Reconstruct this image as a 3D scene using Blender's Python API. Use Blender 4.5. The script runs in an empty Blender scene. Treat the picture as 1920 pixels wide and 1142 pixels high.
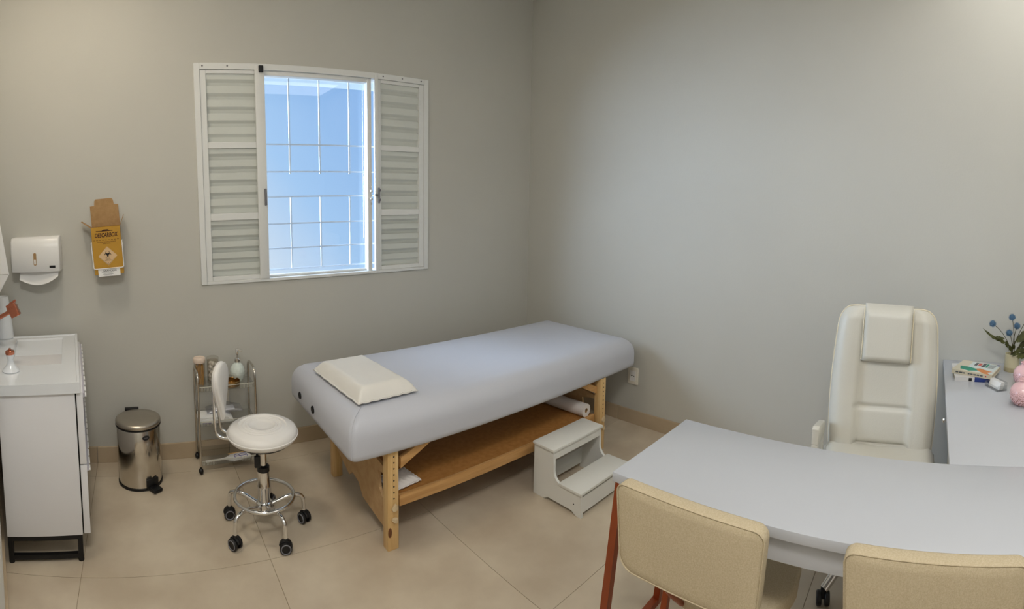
import bpy, bmesh, math, random
from mathutils import Vector, Matrix, Euler
random.seed(7)
PI = math.pi
S = bpy.context.scene
COL = S.collection

# ------------------------------------------------------------------ camera
# phone panorama: a cylinder pitched a little downwards
F_PX, Y0 = 952.263, -107.763
PITCH, ROLL, YAW = math.radians(5.247), math.radians(1.006), math.radians(42.423)
CAM = Vector((-2.871, -2.946, 1.523))
fw = Vector((math.sin(YAW), math.cos(YAW), 0)); rt = Vector((math.cos(YAW), -math.sin(YAW), 0)); up = Vector((0, 0, 1))
fw2 = math.cos(PITCH)*fw - math.sin(PITCH)*up; up2 = math.sin(PITCH)*fw + math.cos(PITCH)*up
R3 = math.cos(ROLL)*rt + math.sin(ROLL)*up2; U3 = -math.sin(ROLL)*rt + math.cos(ROLL)*up2
cd = bpy.data.cameras.new('camera'); cam = bpy.data.objects.new('camera', cd); COL.objects.link(cam)
cam.matrix_world = Matrix(((R3.x, U3.x, -fw2.x, CAM.x), (R3.y, U3.y, -fw2.y, CAM.y), (R3.z, U3.z, -fw2.z, CAM.z), (0, 0, 0, 1)))
cd.lens = 18.0; cd.type = 'PANO'
cc = cd if hasattr(cd, 'panorama_type') else cd.cycles
cc.panorama_type = 'CENTRAL_CYLINDRICAL'
cc.central_cylindrical_radius = 1.0
cc.central_cylindrical_range_u_min = -960/F_PX
cc.central_cylindrical_range_u_max = 960/F_PX
cc.central_cylindrical_range_v_max = (571+Y0)/F_PX
cc.central_cylindrical_range_v_min = (571+Y0-1142)/F_PX
S.camera = cam

# ------------------------------------------------------------------ sky, lights, exposure
S.view_settings.view_transform = 'Standard'; S.view_settings.look = 'None'
S.view_settings.gamma = 1.0; S.view_settings.use_curve_mapping = False
S.view_settings.exposure = 0.1
w = bpy.data.worlds.new('sky'); S.world = w; w.use_nodes = True
nt = w.node_tree; nt.nodes.clear()
tc = nt.nodes.new('ShaderNodeTexCoord'); dp = nt.nodes.new('ShaderNodeVectorMath'); dp.operation = 'DOT_PRODUCT'
dp.inputs[1].default_value = (0.81, 0.20, 0.55)
rp = nt.nodes.new('ShaderNodeValToRGB'); bg = nt.nodes.new('ShaderNodeBackground'); wo = nt.nodes.new('ShaderNodeOutputWorld')
nt.links.new(tc.outputs['Generated'], dp.inputs[0]); nt.links.new(dp.outputs['Value'], rp.inputs[0])
nt.links.new(rp.outputs[0], bg.inputs[0]); nt.links.new(bg.outputs[0], wo.inputs[0])
e = rp.color_ramp.elements
e[0].position = 0.30; e[0].color = (0.66, 0.72, 0.80, 1)
e[1].position = 1.0; e[1].color = (0.14, 0.30, 0.66, 1)
m_ = e.new(0.46); m_.color = (0.37, 0.55, 0.80, 1)
m_ = e.new(0.66); m_.color = (0.24, 0.42, 0.74, 1)
bg.inputs[1].default_value = 1.12

def sun(name, d, strength, angle, color):
    l = bpy.data.lights.new(name, 'SUN'); l.energy = strength; l.angle = math.radians(angle); l.color = color
    o = bpy.data.objects.new(name, l); COL.objects.link(o)
    o.rotation_euler = Vector(d).to_track_quat('-Z', 'Y').to_euler(); o.location = (-3, 4, 5)
    return o
sun('daylight', (0.74, -0.62, -0.26), 22.0, 62, (0.66, 0.79, 1.0))

def area(name, loc, size, power, color, d=(0, 0, -1)):
    l = bpy.data.lights.new(name, 'AREA'); l.shape = 'RECTANGLE'; l.size, l.size_y = size; l.energy = power; l.color = color
    o = bpy.data.objects.new(name, l); COL.objects.link(o); o.location = loc
    o.rotation_euler = Vector(d).to_track_quat('-Z', 'Y').to_euler()
    return o
area('ceiling_lamp_basin', (-3.2, -0.95, 3.05), (0.3, 0.3), 10.5, (1.0, 0.87, 0.70))
area('ceiling_lamp', (-2.9, -3.0, 3.05), (0.5, 0.5), 31, (1.0, 0.972, 0.935))
area('ceiling_lamp_desk', (-0.7, -3.5, 3.05), (1.1, 1.1), 10.5, (1.0, 0.972, 0.935))

# ------------------------------------------------------------------ materials
def lin(c):
    return tuple(((x/255)/12.92 if x/255 <= 0.04045 else ((x/255+0.055)/1.055)**2.4) for x in c)
def mat(name, rgb, rough=0.5, metal=0.0, var=0.0, vscale=6.0, bump=0.0, bscale=60.0, coat=0.0, spec=0.5, trans=0.0, ior=1.45, rgb2=None, stretch=None, objrand=0.0, detail=4.0):
    m = bpy.data.materials.new(name); m.use_nodes = True
    n = m.node_tree; b = n.nodes['Principled BSDF']
    c = lin(rgb) + (1,)
    b.inputs['Base Color'].default_value = c
    b.inputs['Roughness'].default_value = rough; b.inputs['Metallic'].default_value = metal
    b.inputs['Specular IOR Level'].default_value = spec; b.inputs['IOR'].default_value = ior
    b.inputs['Coat Weight'].default_value = coat; b.inputs['Transmission Weight'].default_value = trans
    t = n.nodes.new('ShaderNodeTexCoord'); mp = n.nodes.new('ShaderNodeMapping')
    n.links.new(t.outputs['Object'], mp.inputs[0])
    if stretch: mp.inputs['Scale'].default_value = stretch
    if var > 0 or rgb2:
        nz = n.nodes.new('ShaderNodeTexNoise'); nz.inputs['Scale'].default_value = vscale; nz.inputs['Detail'].default_value = detail
        n.links.new(mp.outputs[0], nz.inputs['Vector'])
        cr = n.nodes.new('ShaderNodeValToRGB')
        c2 = lin(rgb2)+(1,) if rgb2 else tuple(x*(1-var) for x in c[:3])+(1,)
        cr.color_ramp.elements[0].position = 0.35; cr.color_ramp.elements[1].position = 0.65
        cr.color_ramp.elements[0].color = c2; cr.color_ramp.elements[1].color = c
        n.links.new(nz.outputs[0], cr.inputs[0]); last = cr.outputs[0]
        if objrand:
            oi = n.nodes.new('ShaderNodeObjectInfo'); hv = n.nodes.new('ShaderNodeHueSaturation')
            mr = n.nodes.new('ShaderNodeMapRange'); mr.inputs[3].default_value = 1-objrand; mr.inputs[4].default_value = 1+objrand
            n.links.new(oi.outputs['Random'], mr.inputs[0]); n.links.new(mr.outputs[0], hv.inputs['Value'])
            n.links.new(last, hv.inputs['Color']); last = hv.outputs[0]
        n.links.new(last, b.inputs['Base Color'])
    if bump > 0:
        nb = n.nodes.new('ShaderNodeTexNoise'); nb.inputs['Scale'].default_value = bscale; nb.inputs['Detail'].default_value = 3
        n.links.new(mp.outputs[0], nb.inputs['Vector'])
        bp = n.nodes.new('ShaderNodeBump'); bp.inputs['Strength'].default_value = bump; bp.inputs['Distance'].default_value = 0.002
        n.links.new(nb.outputs[0], bp.inputs['Height']); n.links.new(bp.outputs[0], b.inputs['Normal'])
    return m

M = {}
M['wall'] = mat('wall_paint', (193, 192, 184), 0.75, var=0.03, vscale=1.5, bump=0.15, bscale=90)
M['ceiling'] = mat('ceiling_paint', (236, 233, 226), 0.8, bump=0.1)
M['whitewall'] = mat('white_wall_paint', (228, 228, 224), 0.75, var=0.02, vscale=1.5, bump=0.15, bscale=90)
M['tile'] = mat('porcelain_tile', (206, 193, 171), 0.36, rgb2=(186, 171, 149), vscale=3.4, objrand=0.02, bump=0.05, bscale=200, detail=8)
M['grout'] = mat('grout', (160, 143, 118), 0.9, var=0.2)
M['skirt'] = mat('skirting_tile', (186, 168, 142), 0.4, rgb2=(172, 154, 128), vscale=3, objrand=0.02)
M['alu'] = mat('white_aluminium', (222, 224, 222), 0.35, var=0.02)
M['slat'] = mat('white_slat', (208, 212, 206), 0.4, var=0.03)
M['grille'] = mat('white_bar', (196, 200, 208), 0.4, var=0.02)
M['chrome'] = mat('chrome', (225, 225, 225), 0.09, 1.0, var=0.02)
M['steel'] = mat('stainless_steel', (205, 200, 192), 0.14, 1.0, var=0.03)
M['brushed'] = mat('brushed_steel', (190, 183, 172), 0.32, 1.0, var=0.06, vscale=40, stretch=(1, 12, 1))
M['blackp'] = mat('black_plastic', (18, 18, 20), 0.45, var=0.2)
M['blackm'] = mat('black_metal', (12, 12, 13), 0.55, var=0.2)
M['greyp'] = mat('grey_plastic', (120, 120, 125), 0.5, var=0.1)
M['vinyl'] = mat('white_vinyl', (196, 199, 208), 0.42, var=0.02, vscale=3, bump=0.12, bscale=240)
M['seatv'] = mat('white_seat_vinyl', (232, 230, 226), 0.38, var=0.02, bump=0.08, bscale=200)
M['pillow'] = mat('pillow_vinyl', (230, 228, 222), 0.5, var=0.03, bump=0.3, bscale=28)
M['cloth'] = mat('white_cloth', (230, 224, 220), 0.8, var=0.04, bump=0.4, bscale=40)
M['pine'] = mat('varnished_pine', (226, 192, 136), 0.4, rgb2=(206, 166, 108), vscale=5, stretch=(9, 9, 0.7), detail=6)
M['pineh'] = mat('varnished_pine_rail', (205, 160, 104), 0.4, rgb2=(186, 140, 86), vscale=5, stretch=(0.7, 9, 9), detail=6)
M['mdf'] = mat('raw_board', (196, 162, 118), 0.7, rgb2=(186, 150, 106), vscale=30)
M['mdfd'] = mat('brown_hardboard', (176, 124, 66), 0.6, rgb2=(162, 110, 54), vscale=40)
M['knot'] = mat('wood_knot', (120, 70, 36), 0.5, var=0.3)
M['knob'] = mat('wood_knob', (216, 196, 160), 0.5, rgb2=(200, 176, 138), vscale=20)
M['lacq'] = mat('white_lacquer', (224, 224, 218), 0.35, var=0.015)
M['cabin'] = mat('white_melamine', (226, 226, 228), 0.45, var=0.015)
M['ceram'] = mat('white_ceramic', (226, 230, 234), 0.12, var=0.01, coat=0.3)
M['desk'] = mat('white_laminate', (192, 196, 203), 0.28, var=0.012)
M['deskedge'] = mat('white_laminate_edge', (208, 206, 200), 0.4, var=0.02)
M['copper'] = mat('copper_paint', (156, 78, 44), 0.35, 0.55, var=0.08)
M['faucet'] = mat('rose_copper', (204, 130, 104), 0.2, 1.0, var=0.05)
M['linen'] = mat('beige_linen', (200, 186, 158), 0.85, rgb2=(188, 173, 143), vscale=260, bump=0.5, bscale=420, stretch=(1, 1, 1))
M['leather'] = mat('white_leather', (206, 204, 194), 0.42, var=0.02, bump=0.15, bscale=160)
M['leatherseam'] = mat('cream_piping', (226, 216, 190), 0.5, var=0.05)
M['darkseam'] = mat('seam_grey', (150, 146, 136), 0.7, var=0.05)  # grey-beige tone of the seam line
M['plast'] = mat('white_plastic', (232, 232, 230), 0.3, var=0.01)
M['outlet'] = mat('socket_plastic', (222, 216, 202), 0.35, var=0.01)
M['hole'] = mat('hole_black', (14, 12, 10), 0.9, var=0.1)
M['card'] = mat('raw_cardboard', (172, 138, 94), 0.8, rgb2=(160, 126, 82), vscale=50)
M['yellow'] = mat('printed_yellow_card', (186, 140, 44), 0.55, var=0.05, vscale=20)
M['ink'] = mat('dark_red_ink', (64, 22, 12), 0.6, var=0.1)
M['blackink'] = mat('black_ink', (28, 28, 30), 0.6, var=0.1)
M['handle'] = mat('grey_lilac_handle', (186, 184, 194), 0.4, var=0.02)
M['paper'] = mat('white_paper', (236, 236, 234), 0.8, var=0.02)
M['labelc'] = mat('tan_label', (214, 182, 140), 0.6, var=0.03)
M['purple'] = mat('purple_ink', (60, 40, 140), 0.5, var=0.1)
M['brass'] = mat('brass', (172, 140, 92), 0.25, 1.0, var=0.1)
M['jarlid'] = mat('pale_jar_lid', (226, 206, 188), 0.35, var=0.03)
M['rib'] = mat('clear_rib_plastic', (206, 204, 192), 0.3, var=0.03)
M['stick'] = mat('wooden_sticks', (236, 194, 122), 0.6, rgb2=(212, 164, 94), vscale=60, stretch=(6, 6, 0.5))
M['cotton'] = mat('cotton', (238, 238, 236), 0.95, var=0.05, bump=0.8, bscale=90)
M['pink'] = mat('pink_ceramic', (232, 190, 194), 0.22, rgb2=(216, 170, 176), vscale=60, coat=0.4)
M['pot'] = mat('cream_pot', (206, 200, 170), 0.45, var=0.04)
M['potband'] = mat('tan_pot_band', (190, 180, 146), 0.6, var=0.1, vscale=40)
M['stem'] = mat('flower_stem', (76, 72, 44), 0.6, var=0.2)
M['leaf'] = mat('green_leaf', (84, 88, 42), 0.55, rgb2=(54, 58, 26), vscale=30)
M['bluefl'] = mat('blue_flower', (96, 132, 158), 0.7, rgb2=(54, 84, 118), vscale=220)
M['bookc'] = mat('book_cover_cream', (212, 206, 186), 0.4, var=0.03)
M['bookw'] = mat('book_cover_white', (214, 214, 214), 0.4, var=0.02)
M['bookb'] = mat('book_cover_blue', (40, 64, 140), 0.35, rgb2=(20, 30, 84), vscale=6)
M['pages'] = mat('book_pages', (226, 216, 190), 0.8, var=0.12, vscale=120, stretch=(1, 1, 12))
M['teal'] = mat('teal_print', (40, 150, 124), 0.4, var=0.1)
M['orange'] = mat('orange_print', (214, 138, 76), 0.4, var=0.1)
M['redp'] = mat('red_print', (206, 96, 84), 0.4, var=0.1)
M['greyprint'] = mat('grey_print', (96, 100, 104), 0.5, var=0.1)
M['lightprint'] = mat('pale_print', (210, 222, 224), 0.5, var=0.03)
M['eave'] = mat('pale_eave_paint', (200, 214, 224), 0.7, var=0.04)

def glass(name, tint=(245, 250, 252), rough=0.0, mix=0.12):
    m = bpy.data.materials.new(name); m.use_nodes = True; n = m.node_tree; n.nodes.clear()
    tr = n.nodes.new('ShaderNodeBsdfTransparent'); gl = n.nodes.new('ShaderNodeBsdfGlossy'); fr = n.nodes.new('ShaderNodeLayerWeight')
    mx = n.nodes.new('ShaderNodeMixShader'); mm = n.nodes.new('ShaderNodeMath'); mm.operation = 'MULTIPLY_ADD'
    tr.inputs[0].default_value = lin(tint)+(1,); gl.inputs['Roughness'].default_value = rough
    fr.inputs[0].default_value = 0.35; mm.inputs[1].default_value = 0.35; mm.inputs[2].default_value = mix*0.4
    o = n.nodes.new('ShaderNodeOutputMaterial')
    n.links.new(fr.outputs['Facing'], mm.inputs[0]); n.links.new(mm.outputs[0], mx.inputs[0])
    n.links.new(tr.outputs[0], mx.inputs[1]); n.links.new(gl.outputs[0], mx.inputs[2]); n.links.new(mx.outputs[0], o.inputs[0])
    return m
M['pane'] = glass('window_glass', (246, 250, 252), 0.0, 0.03)
M['acryl'] = glass('clear_acrylic', (247, 248, 248), 0.05, 0.06)
M['jarg'] = glass('jar_plastic', (248, 246, 242), 0.08, 0.08)
M['bagp'] = glass('plastic_bag', (244, 245, 250), 0.22, 0.3)

# crackle glaze for the pink vases: darker speckled lower half
def crackle():
    m = mat('pink_crackle_glaze', (232, 192, 196), 0.2, coat=0.4)
    n = m.node_tree; b = n.nodes['Principled BSDF']
    t = n.nodes.new('ShaderNodeTexCoord'); v = n.nodes.new('ShaderNodeTexVoronoi'); v.feature = 'DISTANCE_TO_EDGE'; v.inputs['Scale'].default_value = 130
    n.links.new(t.outputs['Object'], v.inputs['Vector'])
    sx = n.nodes.new('ShaderNodeSeparateXYZ'); n.links.new(t.outputs['Object'], sx.inputs[0])
    mr = n.nodes.new('ShaderNodeMapRange'); mr.inputs[1].default_value = 0.02; mr.inputs[2].default_value = 0.075; mr.inputs[3].default_value = 0.10; mr.inputs[4].default_value = 0.0
    n.links.new(sx.outputs[2], mr.inputs[0])
    lt = n.nodes.new('ShaderNodeMath'); lt.operation = 'LESS_THAN'; n.links.new(v.outputs['Distance'], lt.inputs[0]); n.links.new(mr.outputs[0], lt.inputs[1])
    mx = n.nodes.new('ShaderNodeMix'); mx.data_type = 'RGBA'
    mx.inputs[6].default_value = lin((232, 192, 196))+(1,); mx.inputs[7].default_value = lin((140, 84, 70))+(1,)
    n.links.new(lt.outputs[0], mx.inputs[0]); n.links.new(mx.outputs[2], b.inputs['Base Color'])
    return m
M['crackle'] = crackle()

# ------------------------------------------------------------------ mesh helpers
class MB:
    def __init__(s): s.bm = bmesh.new()
    def _xf(s, vs, rot, loc):
        if rot:
            R = Euler(rot).to_matrix()
            for v in vs: v.co = R @ v.co
        if loc:
            for v in vs: v.co += Vector(loc)
    def box(s, a, b, bevel=0.0, seg=2, rot=None, loc=None):
        r = bmesh.ops.create_cube(s.bm, size=1.0); vs = r['verts']
        a, b = Vector(a), Vector(b)
        for v in vs:
            v.co = Vector(((a.x+b.x)/2+v.co.x*(b.x-a.x), (a.y+b.y)/2+v.co.y*(b.y-a.y), (a.z+b.z)/2+v.co.z*(b.z-a.z)))
        if bevel > 0:
            es = list({e for v in vs for e in v.link_edges})
            q = bmesh.ops.bevel(s.bm, geom=es, offset=bevel, segments=seg, profile=0.5, affect='EDGES')
            vs = list({v for f in q['faces'] for v in f.verts} | {v for v in vs if v.is_valid})
        s._xf(vs, rot, loc)
        return s
    def prism(s, poly, lo, hi, axis='y', rot=None, loc=None, bevel=0.0):
        def P(p, t):
            return {'x': (t, p[0], p[1]), 'y': (p[0], t, p[1]), 'z': (p[0], p[1], t)}[axis]
        v1 = [s.bm.verts.new(P(p, lo)) for p in poly]; v2 = [s.bm.verts.new(P(p, hi)) for p in poly]
        n = len(poly); fs = [s.bm.faces.new(v1), s.bm.faces.new(v2[::-1])]
        for i in range(n): fs.append(s.bm.faces.new((v1[i], v2[i], v2[(i+1) % n], v1[(i+1) % n])))
        bmesh.ops.recalc_face_normals(s.bm, faces=fs)
        vs = v1+v2
        if bevel > 0:
            es = [e for e in {e for f in fs[:2] for e in f.edges}]
            q = bmesh.ops.bevel(s.bm, geom=es, offset=bevel, segments=2, profile=0.5, affect='EDGES')
            vs = list({v for f in q['faces'] for v in f.verts} | {v for v in vs if v.is_valid})
        s._xf(vs, rot, loc)
        return s
    def lathe(s, prof, seg=32, loc=None, rot=None, cap=True):
        rings = []
        for r, z in prof:
            rings.append([s.bm.verts.new((r*math.cos(2*PI*k/seg), r*math.sin(2*PI*k/seg), z)) for k in range(seg)])
        fs = []
        for i in range(len(rings)-1):
            A, B = rings[i], rings[i+1]
            for k in range(seg): fs.append(s.bm.faces.new((A[k], A[(k+1) % seg], B[(k+1) % seg], B[k])))
        if cap:
            fs.append(s.bm.faces.new(rings[0][::-1])); fs.append(s.bm.faces.new(rings[-1]))
        bmesh.ops.recalc_face_normals(s.bm, faces=fs)
        s._xf([v for r in rings for v in r], rot, loc)
        return s
    def tube(s, pts, r, seg=10, closed=False, cap=True, square=False):
        pts = [Vector(p) for p in pts]; n = len(pts)
        if square: seg = 4
        rings = []; prev = None
        for i, p in enumerate(pts):
            if closed: t = (pts[(i+1) % n]-pts[i-1]).normalized()
            else: t = (pts[min(i+1, n-1)]-pts[max(i-1, 0)]).normalized()
            if prev is None:
                a = Vector((0, 0, 1)) if abs(t.z) < 0.9 else Vector((1, 0, 0))
                nrm = (a-t*a.dot(t)).normalized()
            else: nrm = (prev-t*prev.dot(t)).normalized()
            prev = nrm; bn = t.cross(nrm)
            rr = r[i] if isinstance(r, (list, tuple)) else r
            o = PI/4 if square else 0; k_ = math.sqrt(2) if square else 1
            rings.append([s.bm.verts.new(p+(nrm*math.cos(o+2*PI*k/seg)+bn*math.sin(o+2*PI*k/seg))*rr*k_) for k in range(seg)])
        fs = []
        for i in range(n if closed else n-1):
            A, B = rings[i], rings[(i+1) % n]
            for k in range(seg): fs.append(s.bm.faces.new((A[k], A[(k+1) % seg], B[(k+1) % seg], B[k])))
        if cap and not closed:
            fs.append(s.bm.faces.new(rings[0][::-1])); fs.append(s.bm.faces.new(rings[-1]))
        bmesh.ops.recalc_face_normals(s.bm, faces=fs)
        return s
    def ball(s, c, r, u=16, v=10, sc=(1, 1, 1)):
        q = bmesh.ops.create_uvsphere(s.bm, u_segments=u, v_segments=v, radius=r)
        for x in q['verts']: x.co = Vector((x.co.x*sc[0], x.co.y*sc[1], x.co.z*sc[2]))+Vector(c)
        return s
    def grid(s, fn, nu, nv, closed_back=None):
        V = [[s.bm.verts.new(fn(i/(nu-1), j/(nv-1))) for j in range(nv)] for i in range(nu)]
        fs = []
        for i in range(nu-1):
            for j in range(nv-1): fs.append(s.bm.faces.new((V[i][j], V[i+1][j], V[i+1][j+1], V[i][j+1])))
        if closed_back:
            W = [[s.bm.verts.new(closed_back(i/(nu-1), j/(nv-1))) for j in range(nv)] for i in range(nu)]
            for i in range(nu-1):
                for j in range(nv-1): fs.append(s.bm.faces.new((W[i][j], W[i][j+1], W[i+1][j+1], W[i+1][j])))
            for i in range(nu-1):
                fs.append(s.bm.faces.new((V[i][0], W[i][0], W[i+1][0], V[i+1][0])))
                fs.append(s.bm.faces.new((V[i][-1], V[i+1][-1], W[i+1][-1], W[i][-1])))
            for j in range(nv-1):
                fs.append(s.bm.faces.new((V[0][j], V[0][j+1], W[0][j+1], W[0][j])))
                fs.append(s.bm.faces.new((V[-1][j], W[-1][j], W[-1][j+1], V[-1][j+1])))
        bmesh.ops.recalc_face_normals(s.bm, faces=fs)
        return s
    def obj(s, name, m, parent=None, smooth=40):
        me = bpy.data.meshes.new(name); s.bm.to_mesh(me); s.bm.free()
        me.materials.append(M[m] if isinstance(m, str) else m)
        if smooth:
            for p in me.polygons: p.use_smooth = True
            me.set_sharp_from_angle(angle=math.radians(smooth))
        o = bpy.data.objects.new(name, me); COL.objects.link(o)
        if parent: o.parent = parent
        return o
def box(name, a, b, m, parent=None, bevel=0.0, seg=2, **k): return MB().box(a, b, bevel, seg, **k).obj(name, m, parent)
def tag(o, label=None, cat=None, group=None, kind=None):
    if label: o['label'] = label
    if cat: o['category'] = cat
    if group: o['group'] = group
    if kind: o['kind'] = kind
    return o
def thing(name, label, cat, loc=(0, 0, 0), rz=0, group=None):
    o = bpy.data.objects.new(name, None); COL.objects.link(o); o.empty_display_size = 0.05
    o.location = loc; o.rotation_euler = (0, 0, rz)
    return tag(o, label, cat, group)
def holder(name):
    o = bpy.data.objects.new(name, None); COL.objects.link(o); return tag(o, kind='structure')
def again(o, parent=None, name=None):
    c = o.copy(); COL.objects.link(c)
    if parent: c.parent = parent
    return c
def arc(c, r, a0, a1, n, plane='xz'):
    out = []
    for i in range(n+1):
        a = a0+(a1-a0)*i/n; u, v = r*math.cos(a), r*math.sin(a)
        out.append(Vector(c)+Vector({'xz': (u, 0, v), 'yz': (0, u, v), 'xy': (u, v, 0)}[plane]))
    return out
def rounded(w, h, r, n=5, cx=0, cy=0):
    out = []
    for (sx, sy, a) in ((1, 1, 0), (-1, 1, PI/2), (-1, -1, PI), (1, -1, 1.5*PI)):
        for i in range(n+1):
            t = a+PI/2*i/n
            out.append((cx+sx*(w/2-r)+r*math.cos(t), cy+sy*(h/2-r)+r*math.sin(t)))
    return out
def fillet(pts, r, n=6):
    pts = [Vector(p) for p in pts]; out = [pts[0]]
    for i in range(1, len(pts)-1):
        a, b, c = pts[i-1], pts[i], pts[i+1]
        d1, d2 = (a-b), (c-b); rr = min(r, d1.length*0.49, d2.length*0.49)
        p, q = b+d1.normalized()*rr, b+d2.normalized()*rr
        for k in range(n+1):
            t = k/n; out.append((1-t)**2*p+2*t*(1-t)*b+t*t*q)
    return out+[pts[-1]]
def text(name, s, size, m, parent, mw, ext=0.0004, align='CENTER', shear=0.0, sx=1.0):
    c = bpy.data.curves.new(name, 'FONT'); c.body = s; c.size = size; c.extrude = ext; c.align_x = align; c.offset = 0.026*size if size > 0.02 else 0.006*size; c.align_y = 'CENTER'; c.shear = shear
    t = bpy.data.objects.new(name+'_tmp', c); COL.objects.link(t)
    dg = bpy.context.evaluated_depsgraph_get(); me = bpy.data.meshes.new_from_object(t.evaluated_get(dg))
    bpy.data.objects.remove(t)
    me.transform(Matrix.Diagonal((sx, 1, 1, 1))); me.transform(mw)
    me.materials.clear(); me.materials.append(M[m])
    o = bpy.data.objects.new(name, me); COL.objects.link(o); o.parent = parent
    return o
def RX(a): return Matrix.Rotation(a, 4, 'X')
def RZ(a): return Matrix.Rotation(a, 4, 'Z')
def T(x, y, z): return Matrix.Translation((x, y, z))

# ------------------------------------------------------------------ the setting
HC = 3.077; YB = -4.3
WX0, WX1, WZ0, WZ1 = -2.505, -0.970, 1.044, 2.321
fl = tag(box('floor', (-4.0, YB, -0.06), (0.0, 0.0, -0.0022), 'grout'), kind='structure')
gx = [0.0, -0.787, -1.582, -2.374, -3.171, -3.966]; gy = [0.0, -0.169, -0.964, -1.762, -2.56, -3.358, YB]
g = 0.0012
for i in range(5):
    for j in range(6):
        box('tile', (gx[i+1]+g, gy[j+1]+g, -0.012), (gx[i]-g, gy[j]-g, 0.0), 'tile', fl, smooth=0) if False else \
            MB().box((gx[i+1]+g, gy[j+1]+g, -0.012), (gx[i]-g, gy[j]-g, 0.0)).obj('tile', 'tile', fl, 0)
b = MB()
for a_, c_ in (((-4.1, 0, -0.1), (WX0, 0.15, HC)), ((WX1, 0, -0.1), (0.15, 0.15, HC)), ((WX0, 0, -0.1), (WX1, 0.15, WZ0)), ((WX0, 0, WZ1), (WX1, 0.15, HC))):
    b.box(a_, c_)
tag(b.obj('wall_back', 'wall', smooth=0), kind='structure')
tag(box('wall_right', (0, YB-0.15, -0.1), (0.15, 0.15, HC), 'wall'), kind='structure')
tag(MB().prism([(-3.80, 0.0), (-3.40, -1.30), (-3.40, YB), (-4.1, YB), (-4.1, 0.0)], -0.1, HC, 'z').obj('wall_left', 'whitewall', smooth=0), kind='structure')
tag(box('wall_front', (-4.1, YB-0.15, -0.1), (0.0, YB, HC), 'whitewall'), kind='structure')
tag(box('ceiling', (-4.1, YB-0.15, HC), (0.15, 0.15, HC+0.1), 'ceiling'), kind='structure')
bb = holder('baseboard_back')
for i in range(5):
    x1 = gx[i]-(0.013 if i == 0 else 0); x0 = max(gx[i+1], -3.785)
    MB().box((x0+0.0012, -0.012, 0.0), (x1-0.0012, 0.0, 0.098), 0.0015, 1).obj('skirting_tile', 'skirt', bb, 0)
bb = holder('baseboard_right')
yy = [0.0, -0.156, -0.951, -1.746, -2.541, -3.336, YB]
for i in range(6):
    MB().box((-0.012, yy[i+1]+0.0012, 0.0), (0.0, yy[i]-0.0012, 0.098), 0.0015, 1).obj('skirting_tile', 'skirt', bb, 0)
bb = holder('baseboard_left')
d = Vector((0.40, -1.30, 0)).normalized(); nn = Vector((-d.y, d.x, 0))
for t0, t1 in ((0.05, 0.70), (0.7024, 1.355)):
    p0 = Vector((-3.80, 0, 0))+d*t0; p1 = Vector((-3.80, 0, 0))+d*t1
    MB().prism([(p0.x, p0.y), (p1.x, p1.y), (p1.x+nn.x*0.012, p1.y+nn.y*0.012), (p0.x+nn.x*0.012, p0.y+nn.y*0.012)], 0, 0.098, 'z').obj('skirting_tile', 'skirt', bb, 0)
for i in range(4):
    y1 = -1.31-i*0.797; y0 = max(y1-0.7946, YB)
    MB().box((-3.40, y0, 0), (-3.388, y1, 0.098), 0.0015, 1).obj('skirting_tile', 'skirt', bb, 0)

# ---- window: fixed louvred leaves left and right, glass sash open in the middle, grille outside
wn = holder('window_1')
fr = MB()
for a_, c_ in (((WX0, -0.012, WZ0), (WX0+0.034, 0.11, WZ1)), ((WX1-0.034, -0.012, WZ0), (WX1, 0.11, WZ1)),
               ((WX0+0.034, -0.012, WZ1-0.036), (WX1-0.034, 0.11, WZ1)), ((WX0+0.034, -0.012, WZ0), (WX1-0.034, 0.11, WZ0+0.018))):
    fr.box(a_, c_, 0.002, 1)
fro = fr.obj('window_frame', 'alu', wn)
for x in (-2.455, -2.31, -1.315, -1.175, -1.03):
    MB().lathe([(0.005, 0), (0.005, 0.002), (0.003, 0.003)], 12, rot=(PI/2, 0, 0), loc=(x, -0.012, WZ1-0.017)).obj('screw', 'greyp', fro)
def leaf(x0, x1, post_side, nm):
    st = 0.036
    f = MB(); ya, yb = -0.004, 0.03
    z0, z1 = WZ0+0.018, WZ1-0.036
    f.box((x0, ya, z0), (x0+st, yb, z1), 0.002, 1).box((x1-st, ya, z0), (x1, yb, z1), 0.002, 1)
    rails = [(z0, z0+0.026), (1.420, 1.461), (1.838, 1.874), (z1-0.022, z1)]
    for r0, r1 in rails: f.box((x0+st, ya, r0), (x1-st, yb, r1), 0.002, 1)
    fo = f.obj('louvred_leaf', 'alu', wn)
    for k in range(3):
        za, zb = rails[k][1], rails[k+1][0]; n = 5; p = (zb-za)/n
        for i in range(n):
            zc = za+p*i; zt = min(zc+p*1.14, zb)
            MB().prism([(0.006, zt), (0.009, zc+p*0.62), (0.020, zc+p*0.40), (0.0255, zc+0.001), (0.029, zc+0.001), (0.024, zc+p*0.44), (0.013, zc+p*0.66), (0.010, zt)], x0+st, x1-st, 'x').obj('slat', 'slat', fo, 20)
    box('light_blocker', (x0+0.01, 0.034, z0+0.01), (x1-0.01, 0.037, z1-0.01), 'slat', fo)  # unseen sheet added behind the slats to stop daylight leaking through
    return fo
lfL = leaf(WX0+0.034, -2.105, 1, 'l'); lfR = leaf(-1.365, WX1-0.034, -1, 'r')
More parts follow.
